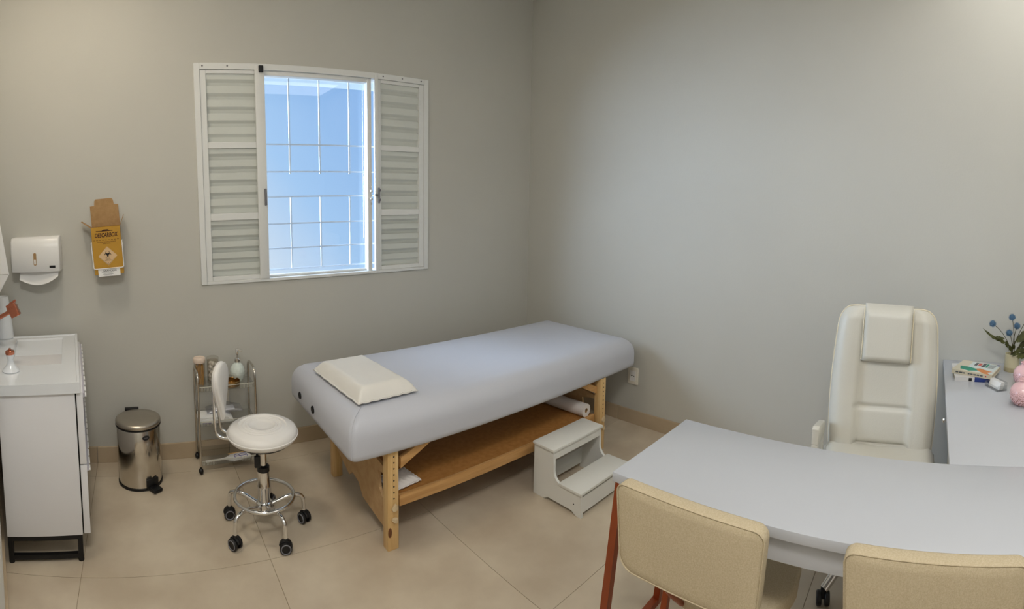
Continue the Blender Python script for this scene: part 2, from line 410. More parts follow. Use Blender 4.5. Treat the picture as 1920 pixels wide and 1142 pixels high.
# inner edge profiles seen beside each leaf
box('sash_stile', (-2.150, -0.018, WZ0+0.018), (-2.092, -0.0045, WZ1-0.010), 'alu', wn, 0.003)
box('sash_stile', (-1.425, 0.0, WZ0+0.018), (-1.395, 0.05, WZ1-0.036), 'alu', wn, 0.003)
box('sash_stile', (-1.376, -0.016, WZ0+0.004), (-1.352, -0.0045, WZ1-0.010), 'alu', wn, 0.003)
box('track', (-2.105, 0.0, WZ1-0.062), (-1.425, 0.05, WZ1-0.036), 'alu', wn, 0.002)
box('track', (-2.105, 0.032, WZ0+0.0185), (-1.425, 0.06, WZ0+0.032), 'alu', wn, 0.002)
box('roller_bracket', (-2.128, -0.030, WZ1-0.052), (-2.100, -0.0185, WZ1-0.012), 'blackp', wn, 0.004)
box('pane', (-2.100, 0.066, WZ0+0.033), (-1.425, 0.070, WZ1-0.062), 'pane', wn)
hd = box('handle', (-2.112, -0.030, 1.50), (-2.098, -0.0185, 1.60), 'greyp', wn, 0.004)
lt = MB().box((-1.362, -0.030, 1.50), (-1.350, -0.0165, 1.60), 0.004).box((-1.385, -0.027, 1.548), (-1.362, -0.018, 1.560), 0.002).box((-1.366, -0.034, 1.515), (-1.346, -0.030, 1.53), 0.002).box((-1.366, -0.034, 1.575), (-1.346, -0.030, 1.59), 0.002)
lt.obj('latch', 'greyp', wn)
MB().box((-1.405, -0.008, 1.49), (-1.397, -0.0005, 1.61), 0.002).box((-1.41, -0.012, 1.52), (-1.395, -0.008, 1.535), 0.002).box((-1.41, -0.012, 1.57), (-1.395, -0.008, 1.585), 0.002).obj('latch', 'chrome', wn)
gr = bpy.data.objects.new('security_grille', None); COL.objects.link(gr); gr.parent = wn
for x in (-1.912, -1.713, -1.508):
    MB().box((x-0.0042, 0.095, 1.690), (x+0.0042, 0.104, WZ1)).obj('bar', 'grille', gr, 0)
    MB().box((x-0.0042, 0.095, 1.097), (x+0.0042, 0.104, 1.552)).obj('bar', 'grille', gr, 0)
for z in (1.872, 1.705, 1.550, 1.383, 1.229, 1.097):
    MB().box((-2.50, 0.096, z-0.0046), (-0.975, 0.1045, z+0.0046)).obj('bar', 'grille', gr, 0)
MB().box((-1.396, 0.095, WZ0), (-1.384, 0.107, WZ1)).obj('bar', 'grille', gr, 0)
tag(box('trim_1', (-3.2, 0.15, 2.335), (-0.2, 0.55, 2.42), 'eave'), kind='structure')

# ------------------------------------------------------------------ massage table
mt = thing('massage_table', 'white padded massage table on pine legs, beside the window wall', 'massage table', (-1.09, -0.74, 0))
def L(x, y, z): return (x+1.09, y+0.74, z)
X0, X1, Y0_, Y1_ = -2.075, -0.105, -1.147, -0.330
mat_ = MB()
def section(t):        # rounded upper edge, straight lower side: (inset, z)
    return t
prof = [(0.012, 0.452), (0.002, 0.462), (0.0, 0.480), (0.0, 0.545), (0.004, 0.572), (0.014, 0.598), (0.030, 0.620), (0.052, 0.636), (0.080, 0.645), (0.16, 0.650)]
rings = []
for ins, z in prof:
    pts = rounded(X1-X0-2*ins, Y1_-Y0_-2*ins, max(0.022, 0.03), 4, (X0+X1)/2, (Y0_+Y1_)/2)
    rings.append([mat_.bm.verts.new(L(px, py, z)) for px, py in pts])
n_ = len(rings[0])
for A, B_ in zip(rings[:-1], rings[1:]):
    for k in range(n_): mat_.bm.faces.new((A[k], A[(k+1) % n_], B_[(k+1) % n_], B_[k]))
mat_.bm.faces.new(rings[0][::-1]); mat_.bm.faces.new(rings[-1])
mtr = mat_.obj('mattress', 'vinyl', mt, 60)
for y in (-0.505, -0.700):
    MB().lathe([(0.019, 0.0), (0.019, 0.004), (0.015, 0.006), (0.013, 0.002), (0.0, 0.002)], 20, rot=(0, -PI/2, 0), loc=L(X0, y, 0.512), cap=False).obj('vent_eyelet', 'blackp', mtr)
# corner seam
MB().tube([L(X0+0.004, Y0_+0.004, 0.47), L(X0+0.003, Y0_+0.003, 0.555), L(X0+0.012, Y0_+0.012, 0.60), L(X0+0.035, Y0_+0.035, 0.63), L(X0+0.09, Y0_+0.09, 0.6475)], 0.0016, 6).obj('seam', 'vinyl', mtr)
lg = None
LEGS = [(-1.893, -1.122), (-0.475, -1.140), (-1.878, -0.465), (-0.478, -0.465)]
for i, (x, y) in enumerate(LEGS):
    o = MB().box(L(x, y, 0), L(x+0.054, y+0.045, 0.453), 0.003).obj('leg', 'pine', mt)
    fy = y if i < 2 else y+0.045; sg = -1 if i < 2 else 1
    h = MB()
    for k in range(8): h.lathe([(0.0036, 0), (0.0036, 0.001)], 8, rot=(PI/2, 0, 0), loc=L(x+0.030, fy+(0.0 if sg < 0 else 0.001), 0.425-0.027*k))
    tag(h.obj('adjustment_hole', 'hole', o), kind='stuff')
    for k, z in enumerate((0.196, 0.140)):
        pz = [(-0.014, -0.004), (-0.004, 0.012), (0.006, 0.018), (0.013, 0.008), (0.013, -0.010), (0.002, -0.014), (-0.010, -0.012)]
        pp = [(p[0]+x+0.030+1.09, (p[1] if k == 0 else -p[1]*0.8)+z) for p in pz]
        kb = MB().prism(pp, fy+0.74+sg*0.014, fy+0.74, 'y', bevel=0.003).obj('wing_knob', 'knob', o)
        MB().lathe([(0.004, 0), (0.004, 0.002)], 8, rot=(PI/2, 0, 0), loc=(x+0.034+1.09, fy+0.74+sg*0.014+(0 if sg < 0 else 0.002), z)).obj('bolt', 'steel', kb) if False else None
kn = MB().ball(L(-1.883, -1.1225, 0.085), 0.012, 12, 8, (0.8, 0.12, 1.9)).obj('wood_knot', 'knot', mt)
for x in (-1.870, -0.460):
    out = [(-0.455, 0.36), (-0.455, 0.215), (-0.52, 0.175), (-0.66, 0.118), (-0.70, 0.150), (-0.775, 0.135), (-0.82, 0.085), (-1.045, 0.06), (-1.11, 0.075), (-1.11, 0.15), (-1.055, 0.165), (-0.995, 0.225), (-0.985, 0.300), (-1.055, 0.315), (-1.11, 0.315), (-1.11, 0.335), (-0.90, 0.36)]
    MB().prism([(p[0]+0.74, p[1]) for p in out], x+1.09, x+1.09+0.014, 'x').obj('end_panel', 'mdf', mt, 0)
    MB().box(L(x, -1.107, 0.385), L(x+0.03, -0.465, 0.44)).obj('end_rail', 'pineh', mt, 0)
box('shelf', L(-1.824, -1.085, 0.212), L(-0.478, -0.45, 0.222), 'mdfd', mt)
box('shelf_rail', L(-1.824, -1.103, 0.178), L(-0.478, -1.086, 0.228), 'pineh', mt, 0.002)
box('shelf_rail', L(-1.824, -0.449, 0.178), L(-0.478, -0.432, 0.228), 'pineh', mt, 0.002)
box('top_rail', L(-1.824, -0.80, 0.42), L(-0.478, -0.76, 0.452), 'pineh', mt, 0.002)
for s, x in ((1, -1.824), (-1, -0.478)):
    for y in (-1.115, -0.46):
        MB().prism([(x+1.09, 0.36), (x+1.09, 0.405), (x+s*0.10+1.09, 0.452), (x+s*0.175+1.09, 0.452)], y+0.74, y+0.74+0.02, 'y').obj('brace', 'pineh', mt, 0)

# ------------------------------------------------------------------ pillow, cushion, roll
def pillow(name, w, d, h, m, loc, rz, label, cat, edge=0.052, wave=0.0025):
    t = thing(name, label, cat, loc, rz)
    b = MB()
    def z(u, v):
        a = min(u, 1-u)*w; c = min(v, 1-v)*d
        q = min(a/edge, c/edge, 1.0)
        return math.sin(q*PI/2)**0.85
    def top(u, v):
        f = z(u, v); e = wave*math.sin(31*u+5*v)*math.sin(23*v+4*u)*(1 if f < 0.95 else 0.15)
        k = 1+0.035*(abs(u-.5)*2)**8*(abs(v-.5)*2)**8
        return ((u-.5)*w*k, (v-.5)*d*k, 0.010+f*(h-0.010)/1.0+e*f)
    def bot(u, v):
        k = 1+0.035*(abs(u-.5)*2)**8*(abs(v-.5)*2)**8
        return ((u-.5)*w*k, (v-.5)*d*k, 0.008-0.008*min(1, z(u, v)*1.5))
    o = b.grid(top, 41, 57, bot).obj('pillowcase', m, t, 50)
    def rim(k):
        return None
    pts = []
    for i in range(40):
        pts.append(((i/40-.5)*w, -d/2, 0.011))
    for i in range(40): pts.append((w/2, (i/40-.5)*d, 0.011))
    for i in range(40): pts.append(((.5-i/40)*w, d/2, 0.011))
    for i in range(40): pts.append((-w/2, (.5-i/40)*d, 0.011))
    pts = [(p[0]*1.012, p[1]*1.01, p[2]+0.0015*math.sin(i*0.9)) for i, p in enumerate(pts)]
    MB().tube(pts, 0.004, 6, closed=True).obj('seam_edge', m, t, 60)
    return t
pillow('pillow', 0.295, 0.485, 0.066, 'pillow', (-1.858, -0.806, 0.651), math.radians(2.5), 'cream rectangular pillow lying on the padded massage table', 'pillow')
pillow('cushion', 0.15, 0.13, 0.032, 'cloth', (-1.765, -0.995, 0.2228), 0.12, 'small white cushion on the low shelf under the massage table', 'cushion')
pr_ = thing('paper_roll', 'white paper roll lying on the brown shelf under the massage table', 'paper roll', (-0.545, -0.92, 0.263))
MB().lathe([(0.014, -0.20), (0.040, -0.20), (0.040, 0.165), (0.014, 0.165), (0.014, -0.20)], 28, rot=(PI/2, 0, 0.05), loc=(0, 0, 0), cap=False).obj('paper', 'cloth', pr_)
MB().lathe([(0.0125, -0.199), (0.014, -0.199), (0.014, 0.164), (0.0125, 0.164), (0.0125, -0.199)], 20, rot=(PI/2, 0, 0.05), cap=False).obj('cardboard_core', 'card', pr_)

# ------------------------------------------------------------------ step stool
ss = thing('step_stool', 'white two-step wooden step stool standing before the massage table', 'step stool', (-0.865, -1.325, 0))
def LS(y): return y+1.325
side = [(-1.165, 0), (-1.165, 0.268), (-1.300, 0.268), (-1.303, 0.19)]
for i in range(7):
    a = PI+ (PI/2)*i/6
    side.append((-1.303-0.06+0.06*math.cos(a+PI) if False else -1.362+0.059*math.cos(-(PI/2)*i/6), 0.172-0.057*math.sin((PI/2)*i/6)))
side += [(-1.485, 0.115), (-1.488, 0.0), (-1.462, 0.0), (-1.445, 0.006), (-1.425, 0.018), (-1.27, 0.018), (-1.25, 0.006), (-1.235, 0.0)]
for x in (-0.195, 0.180):
    so = MB().prism([(LS(p[0]), p[1]) for p in side], x, x+0.015, 'x').obj('side_panel', 'lacq', ss, 25)
    for (y, z, m_) in ((-1.19, 0.19, 'lacq'), (-1.19, 0.05, 'lacq'), (-1.44, 0.055, 'blackp'), (-1.47, 0.02, 'lacq')):
        MB().lathe([(0.0035, 0), (0.0035, 0.0012)], 10, rot=(0, PI/2, 0), loc=(x-0.001 if x < 0 else x+0.015, LS(y), z)).obj('screw_cap', m_, so)
for (y0, y1, z) in ((-1.308, -1.160, 0.268), (-1.492, -1.345, 0.115)):
    to = MB().box((-0.203, LS(y0), z), (0.203, LS(y1), z+0.014), 0.002).obj('tread', 'lacq', ss)
    for sx in (-0.187, 0.187):
        for yy_ in (y0+0.03, y1-0.03):
            MB().lathe([(0.004, 0), (0.004, 0.0008)], 10, loc=(sx, LS(yy_), z+0.014)).obj('screw_cap', 'lacq', to)
box('riser', (-0.180, LS(-1.300), 0.225), (0.180, LS(-1.288), 0.268), 'lacq', ss)
box('riser', (-0.180, LS(-1.482), 0.018), (0.180, LS(-1.470), 0.100), 'lacq', ss)
box('back_rail', (-0.180, LS(-1.180), 0.03), (0.180, LS(-1.168), 0.12), 'lacq', ss)
box('back_rail', (-0.180, LS(-1.180), 0.22), (0.180, LS(-1.168), 0.268), 'lacq', ss)

# ------------------------------------------------------------------ rolling stool
rs = thing('rolling_stool', 'white round rolling stool on a chrome five-wheel base', 'stool', (-2.345, -0.76, 0))
SZ = 0.445
prof = [(0.0, SZ-0.004), (0.12, SZ-0.006), (0.150, SZ), (0.160, SZ+0.012), (0.162, SZ+0.026), (0.156, SZ+0.042), (0.140, SZ+0.053)]
for r in (0.112, 0.092, 0.076, 0.062): prof += [(r+0.005, SZ+0.0565), (r+0.002, SZ+0.0605), (r-0.002, SZ+0.0605), (r-0.005, SZ+0.0545)]
prof += [(0.03, SZ+0.056), (0.0, SZ+0.056)]
seat = MB().lathe([p for p in prof if p[0] > 0], 56).obj('seat', 'seatv', rs, 70)
MB().tube([(0.1615*math.cos(a*PI/28), 0.1615*math.sin(a*PI/28), SZ+0.022) for a in range(56)], 0.004, 6, closed=True).obj('piping', 'seatv', seat)
MB().lathe([(0.05, 0), (0.13, 0.0), (0.14, 0.010), (0.05, 0.010)], 32, loc=(0, 0, SZ-0.016)).obj('seat_plate', 'blackp', rs)
MB().lathe([(0.016, 0.25), (0.016, SZ-0.012)], 20).obj('gas_piston', 'chrome', rs)
MB().lathe([(0.0285, 0.285), (0.0285, 0.308), (0.018, 0.314)], 24).obj('collar', 'blackp', rs)
MB().lathe([(0.028, 0.085), (0.028, 0.205), (0.0295, 0.208), (0.0295, 0.213), (0.028, 0.216), (0.028, 0.290)], 28).obj('column', 'chrome', rs)
MB().lathe([(0.0285, 0.095), (0.038, 0.10), (0.038, 0.135), (0.0285, 0.14)], 28).obj('hub', 'chrome', rs)
MB().tube(fillet([(0.0, -0.01, SZ-0.018), (-0.035, -0.055, SZ-0.02), (-0.045, -0.07, SZ-0.05)], 0.02), 0.006, 8).box((-0.058, -0.082, SZ-0.10), (-0.030, -0.066, SZ-0.045), 0.006, 3).obj('lever', 'blackp', rs)
RZ_ = 0.165
MB().tube([(0.138*math.cos(a*PI/32), 0.138*math.sin(a*PI/32), RZ_) for a in range(64)], 0.0085, 10, closed=True).obj('foot_ring', 'chrome', rs)
for k in range(5):
    a = math.radians(-76+72*k); c, s = math.cos(a), math.sin(a)
    pth = fillet([(0.03*c, 0.03*s, 0.118), (0.12*c, 0.12*s, 0.150), (0.185*c, 0.185*s, 0.142), (0.190*c, 0.190*s, 0.055)], 0.045, 8)
    arm = MB().tube(pth, 0.0095, 12).obj('base_arm', 'chrome', rs, 60)
    th = a+1.1+0.9*k
    hx, hy = math.cos(th), math.sin(th)
    Rm = (0, 0, th)
    cs = MB()
    hood = [(0.030*math.cos(t), 0.030*math.sin(t)) for t in [PI*1.02*i/10 - 0.25 for i in range(11)]]
    cs.prism(hood, -0.009, 0.009, 'y', rot=Rm, loc=(0.190*c, 0.190*s, 0.030), bevel=0.003)
    cs.lathe([(0.012, 0.045), (0.010, 0.066), (0.007, 0.070)], 14, loc=(0.190*c, 0.190*s, 0))
    co = cs.obj('caster', 'blackp', arm)
    # the wheels belong to the same caster
    me = MB()
    for sd in (-0.0155, 0.0155):
        me.lathe([(0.002, -0.0055), (0.012, -0.006), (0.026, -0.006), (0.0275, -0.003), (0.0275, 0.003), (0.026, 0.006), (0.012, 0.006), (0.002, 0.0055)], 24, rot=(PI/2, 0, 0), loc=(0, sd, 0))
    for v in me.bm.verts: v.co = Euler(Rm).to_matrix() @ v.co + Vector((0.190*c, 0.190*s, 0.0275))
    me.obj('caster_wheel', 'blackp', arm)
    for sd in (-0.0222, 0.0222):
        me = MB().tube([(0.0205*math.cos(q*PI/12), sd, 0.0205*math.sin(q*PI/12)) for q in range(24)], 0.0027, 6, closed=True)
        for v in me.bm.verts: v.co = Euler(Rm).to_matrix() @ v.co + Vector((0.190*c, 0.190*s, 0.0275))
        me.obj('wheel_ring', 'greyp', arm)
# backrest on two bent tubes, towards the window wall
ba = math.radians(150); bc, bs = math.cos(ba), math.sin(ba)
def BP(r, t, z): return (r*bc-t*bs, r*bs+t*bc, z)
for t in (-0.03, 0.03):
    MB().tube(fillet([BP(0.10, t, SZ-0.012), BP(0.215, t, SZ-0.012), BP(0.222, t, SZ+0.07), BP(0.222, t, 0.70)], 0.05, 8), 0.0075, 10).obj('backrest_tube', 'chrome', rs, 60)
sh = []
for i in range(33):       # teardrop outline, wide at the top
    t = i/32*2*PI
    z = math.cos(t); wdt = 0.118*math.sin(t)*(0.52+0.48*z)
    sh.append((wdt, 0.645+0.138*z))
def pad(off, sc, thick, name, m, par):
    b = MB(); rr = []
    for (k, o) in ((0.90, 0.0), (1.0, 0.006), (1.0, thick-0.008), (0.93, thick-0.002), (0.75, thick+0.002)):
        rr.append([b.bm.verts.new(BP(0.214-off-o, p[0]*k*sc, 0.645+(p[1]-0.645)*k*sc)) for p in sh[:-1]])
    n = len(rr[0])
    for A, B_ in zip(rr[:-1], rr[1:]):
        for q in range(n): b.bm.faces.new((A[q], A[(q+1) % n], B_[(q+1) % n], B_[q]))
    b.bm.faces.new(rr[0][::-1]); b.bm.faces.new(rr[-1])
    bmesh.ops.recalc_face_normals(b.bm, faces=b.bm.faces[:])
    return b.obj(name, m, par, 70)
br = pad(0.0, 1.0, 0.034, 'backrest', 'seatv', rs)
MB().tube([BP(0.200, p[0]*1.005, p[1]) for p in sh[:-1]], 0.003, 6, closed=True).obj('piping', 'seatv', br)

# ------------------------------------------------------------------ pedal bin
pb = thing('pedal_bin', 'shiny stainless steel pedal bin standing by the window wall', 'bin', (-2.915, -0.215, 0))
MB().lathe([(0.119, 0.006), (0.121, 0.010), (0.121, 0.325), (0.118, 0.330)], 56).obj('body', 'steel', pb, 50)
MB().lathe([(0.118, 0.0), (0.1235, 0.0), (0.1235, 0.012), (0.118, 0.012)], 48).obj('base_ring', 'blackp', pb)
MB().lathe([(0.118, 0.326), (0.126, 0.328), (0.126, 0.336), (0.118, 0.336)], 48).obj('rim_band', 'blackp', pb)
MB().lathe([(0.124, 0.337), (0.1255, 0.339), (0.1255, 0.352), (0.123, 0.357), (0.110, 0.362), (0.06, 0.366), (0.01, 0.367)], 56).obj('lid', 'brushed', pb, 50)
box('hinge', (-0.075, 0.118, 0.300), (0.005, 0.142, 0.365), 'blackp', pb, 0.004)
pd = MB().box((-0.027, -0.178, 0.006), (0.027, -0.117, 0.022), 0.003).box((-0.036, -0.128, 0.006), (0.036, -0.112, 0.060), 0.004)
for v in pd.bm.verts: v.co = Euler((0, 0, math.radians(32))).to_matrix() @ v.co
pd.obj('pedal', 'blackp', pb)
bd = MB()
for v in bmesh.ops.create_circle(bd.bm, cap_ends=True, radius=1, segments=24)['verts']:
    a_ = v.co.x*0.020; v.co = Vector((0.1215*math.sin(a_/0.1215+0.34), -0.1222*math.cos(a_/0.1215+0.34), 0.292+v.co.y*0.013))
bdo = bd.obj('badge', 'blackink', pb)
MB().tube([(0.1225*math.sin(0.34+q), -0.1232*math.cos(0.34+q), 0.292+0.003*math.sin(q*120)) for q in [(-0.09+0.18*i/24) for i in range(25)]], 0.0008, 5).obj('badge_script', 'greyp', bdo)

# ------------------------------------------------------------------ trolley with its shelves
tr = thing('trolley', 'chrome three-tier trolley with clear shelves behind the rolling stool', 'trolley', (-2.41, -0.118, 0))
hw, hd_ = 0.163, 0.092
for sx in (-1, 1):
    pth = fillet([(sx*hw, -hd_, 0.045), (sx*hw, -hd_, 0.585), (sx*hw, hd_, 0.585), (sx*hw, hd_, 0.045)], 0.06, 8)
    MB().tube(pth, 0.0065, 10).obj('side_frame', 'steel', tr, 60)
    for sy in (-1, 1):
        MB().ball((sx*hw, sy*hd_, 0.0185), 0.0185, 14, 10, (0.75, 1, 1)).lathe([(0.007, 0.03), (0.006, 0.055)], 10, loc=(sx*hw, sy*hd_, 0)).obj('caster', 'blackp', tr)
for z in (0.475, 0.275, 0.046):
    b = MB().box((-hw+0.008, -hd_+0.004, z), (hw-0.008, hd_-0.004, z+0.004))
    for a_, c_ in (((-hw+0.008, -hd_+0.002, z), (hw-0.008, -hd_+0.005, z+0.026)), ((-hw+0.008, hd_-0.005, z), (hw-0.008, hd_-0.002, z+0.026)),
                   ((-hw+0.006, -hd_+0.002, z), (-hw+0.009, hd_-0.002, z+0.026)), ((hw-0.009, -hd_+0.002, z), (hw-0.006, hd_-0.002, z+0.026))):
        b.box(a_, c_)
    so = b.obj('shelf', 'acryl', tr, 0)
    r_ = MB()
    for k in range(38):
        x = -hw+0.012+k*(2*hw-0.024)/37
        if abs(x) > 0.07: r_.box((x-0.0008, -hd_+0.0005, z+0.003), (x+0.0008, -hd_+0.002, z+0.025))
    r_.box((-hw+0.008, -hd_+0.0005, z+0.025), (hw-0.008, -hd_+0.0055, z+0.0272))
    tag(r_.obj('rib', 'rib', so, 0), kind='stuff')
ZT = 0.4792
jr = thing('stick_jar', 'clear jar of wooden spatulas with pale lid on trolley', 'jar', (-2.548, -0.105, ZT))
MB().lathe([(0.030, 0.001), (0.032, 0.004), (0.032, 0.135), (0.0305, 0.135), (0.0305, 0.005), (0.028, 0.003)], 28, cap=False).obj('glass_body', 'jarg', jr)
MB().lathe([(0.034, 0.1355), (0.035, 0.137), (0.035, 0.160), (0.032, 0.164), (0.026, 0.166), (0.02, 0.163)], 28).obj('lid', 'jarlid', jr)
for k in range(12):
    a = random.uniform(-0.6, 0.6); x = -0.020+0.0036*k; y = random.uniform(-0.012, 0.012)
    MB().box((x-0.0012, y-0.008, 0.0032), (x+0.0012, y+0.008, 0.122+random.uniform(-0.006, 0.008)), rot=(0, 0, 0.0)).obj('wooden_stick', 'stick', jr, 0)
cj = thing('cotton_jar', 'clear lidded jar of white cotton balls behind the stool backrest', 'jar', (-2.468, -0.085, ZT))
MB().lathe([(0.032, 0.001), (0.034, 0.004), (0.034, 0.135), (0.0325, 0.135), (0.0325, 0.005), (0.03, 0.003)], 28, cap=False).obj('glass_body', 'jarg', cj)
MB().lathe([(0.035, 0.1355), (0.036, 0.137), (0.036, 0.152), (0.030, 0.156), (0.012, 0.157)], 28).obj('lid', 'jarg', cj)
for k in range(16):
    MB().ball((0.016*math.cos(k*2.4), 0.016*math.sin(k*2.4), 0.018+0.0068*k), 0.0135, 10, 7).obj('cotton_ball', 'cotton', cj)
sp = thing('soap_bottle', 'pale green faceted glass pump bottle on top shelf of trolley', 'bottle', (-2.322, -0.085, ZT))
b = MB(); N = 14
pz = [(0.026, 0.0), (0.036, 0.018), (0.0445, 0.042), (0.0455, 0.060), (0.040, 0.082), (0.028, 0.098), (0.017, 0.106), (0.0155, 0.112)]
rg = []
for i, (r, z) in enumerate(pz): rg.append([b.bm.verts.new((r*math.cos(2*PI*(k+0.5*(i % 2))/N), r*math.sin(2*PI*(k+0.5*(i % 2))/N), z)) for k in range(N)])
for i in range(len(rg)-1):
    A, B_ = rg[i], rg[i+1]
    for k in range(N):
        if i % 2 == 0:
            b.bm.faces.new((A[k], A[(k+1) % N], B_[k])); b.bm.faces.new((A[(k+1) % N], B_[(k+1) % N], B_[k]))
        else:
            b.bm.faces.new((A[k], B_[(k+1) % N], B_[k])); b.bm.faces.new((A[k], A[(k+1) % N], B_[(k+1) % N]))
b.bm.faces.new(rg[0][::-1]); b.bm.faces.new(rg[-1])
bmesh.ops.recalc_face_normals(b.bm, faces=b.bm.faces[:])
M['paleglass'] = mat('pale_green_glass', (214, 224, 218), 0.08, var=0.05, vscale=40, coat=0.6)
b.obj('body', 'paleglass', sp, 0)
MB().lathe([(0.0165, 0.112), (0.0165, 0.132), (0.013, 0.135)], 20).obj('collar', 'chrome', sp)
MB().lathe([(0.006, 0.133), (0.006, 0.155)], 14).tube(fillet([(0, 0, 0.150), (0, 0, 0.186), (0.030, -0.012, 0.178)], 0.01), 0.0055, 8).box((-0.008, -0.008, 0.155), (0.008, 0.008, 0.190), 0.003).obj('pump', 'chrome', sp)
bw = thing('brass_dish', 'round brass dish at the front of the top trolley shelf', 'dish', (-2.372, -0.152, ZT))
MB().lathe([(0.002, 0.0005), (0.046, 0.0005), (0.049, 0.003), (0.050, 0.030), (0.0485, 0.031), (0.0465, 0.029), (0.0455, 0.006), (0.002, 0.004)], 40, cap=False).obj('bowl', 'brass', bw)
for i, (x, y, z, w_, d_, h_, lb, ct, m_) in enumerate(((-2.47, -0.13, 0.2792, 0.20, 0.115, 0.034, 'flat stack of white paper packets on the middle trolley shelf', 'packet', 'paper'),
                                         (-2.41, -0.085, 0.3136, 0.21, 0.10, 0.042, 'clear crinkled plastic bag of supplies above the white paper packets', 'bag', 'bagp'))):
    t = thing('paper_packet' if i == 0 else 'plastic_bag', lb, ct, (x, y, z))
    if i == 0:
        for k in range(5): MB().box((-w_/2, -d_/2+0.002*k, 0.0068*k), (w_/2-0.01*k, d_/2, 0.0068*k+0.0055), 0.0015, rot=None).obj('paper_sleeve', 'paper', t)
        MB().box((-0.085, -d_/2-0.0008, 0.002), (-0.03, -d_/2+0.0, 0.006)).obj('printed_strip', 'purple', t, 0)
    else:
        def tp(u, v): return ((u-.5)*w_, (v-.5)*d_, 0.004+h_*(math.sin(PI*u)**0.5)*(math.sin(PI*v)**0.5)*(0.8+0.2*math.sin(13*u+5*v)*math.cos(9*v+4*u)))
        def bt(u, v): return ((u-.5)*w_, (v-.5)*d_, 0.0008)
        MB().grid(tp, 24, 16, bt).obj('bag_film', 'bagp', t, 50)
        MB().box((-0.07, -0.03, 0.003), (0.06, 0.03, 0.012), 0.003).obj('bag_content', 'paper', t)
pdl = thing('paddle_sign', 'white paddle sign with purple looped emblem on bottom trolley shelf', 'paddle', (-2.388, -0.166, 0.0512), math.radians(4))
out = [(-0.155, -0.008), (-0.06, -0.008), (-0.035, -0.012), (-0.01, -0.034), (0.006, -0.040), (0.105, -0.030), (0.112, -0.022), (0.112, 0.026), (0.095, 0.036), (0.04, 0.040), (0.0, 0.036), (-0.03, 0.012), (-0.06, 0.006), (-0.155, 0.006)]
MB().prism([(p[0], p[1]) for p in out], 0.0, 0.006, 'z', bevel=0.001).obj('board', 'plast', pdl)
lp = []
q = [(0.018, -0.024), (0.018, 0.006), (0.030, 0.024), (0.046, 0.010), (0.052, -0.010), (0.068, -0.024), (0.086, -0.012), (0.086, 0.022)]
em = MB()
em.tube(fillet([(0.055, -0.022, 0.0065), (0.018, -0.022, 0.0065), (0.018, 0.020, 0.0065), (0.044, 0.026, 0.0065), (0.058, -0.024, 0.0065), (0.092, -0.018, 0.0065), (0.092, 0.026, 0.0065), (0.055, 0.026, 0.0065)], 0.018, 6), 0.0016, 6)
em.tube([(0.018, 0.002, 0.0065), (0.092, 0.002, 0.0065)], 0.0016, 6)
em.obj('emblem', 'purple', pdl)
bs_ = tag(MB().tube([(-2.40, -0.120, 0.0540), (-2.27, -0.112, 0.0540)], 0.0035, 8).obj('wooden_rod', 'stick'), 'thin wooden rod beside the paddle on the bottom trolley shelf', 'rod')

# ------------------------------------------------------------------ wall sockets
def socket(name, label, loc, rz, w_, h_):
    t = thing(name, label, 'socket', loc, rz)          # local: plate faces -y
    MB().prism(rounded(w_, h_, 0.006), -0.009, 0.0, 'y', bevel=0.002).obj('cover_plate', 'outlet', t)
    ins = MB().prism(rounded(w_*0.56, h_*0.60, 0.003), -0.0105, -0.009, 'y').obj('insert', 'plast', t)
    hx = [(-0.011, 0.0), (0.0, 0.003), (0.011, 0.0)]
    h = MB()
    for x, z in hx: h.lathe([(0.0032, 0), (0.0032, 0.0006)], 10, rot=(PI/2, 0, 0), loc=(x, -0.0105, z))
    h.obj('pin_holes', 'hole', ins); return t
socket('wall_socket', 'cream wall socket beside the foot end of the massage table', (0.0, -1.064, 0.338), math.radians(-90), 0.082, 0.120)
socket('wall_socket', 'white wall socket seen through the trolley shelves', (-2.405, 0.0, 0.365), 0, 0.082, 0.115)

# ------------------------------------------------------------------ paper towel dispenser
ptd = thing('towel_dispenser', 'white wall paper towel dispenser with a small level window', 'dispenser', (-3.455, 0, 1.18))
prof = [(0.0, 0.0), (-0.112, 0.0), (-0.118, 0.006), (-0.112, 0.14), (-0.098, 0.185), (-0.080, 0.20), (0.0, 0.20)]
MB().prism(prof, -0.142, 0.142, 'x', bevel=0.008).obj('housing', 'plast', ptd, 50)
MB().prism(rounded(0.016, 0.072, 0.0078, cx=-0.002, cz=0) if False else rounded(0.016, 0.072, 0.0078, cx=0.0, cy=0.075), -0.1188, -0.1135, 'y').obj('level_window', 'card', ptd)
ww = MB().prism(rounded(0.010, 0.030, 0.0048, cx=0.0, cy=0.060), -0.1196, -0.1188, 'y').obj('towel_edge', 'paper', ptd)
box('brand_plate', (0.082, -0.1188, 0.022), (0.116, -0.114, 0.036), 'blackp', ptd, 0.001)
def tw(u, v):
    x = -0.100+0.228*u; drop = (0.078*math.sin(PI*(u*0.75+0.16))**0.8 if True else 0)*v
    return (x, -0.075-0.03*v+0.01*math.sin(5*u), 0.002-drop)
def tw2(u, v):
    p = tw(u, v); return (p[0], p[1]+0.0015, p[2])
MB().grid(tw, 20, 6, tw2).obj('paper_towel', 'paper', ptd, 60)

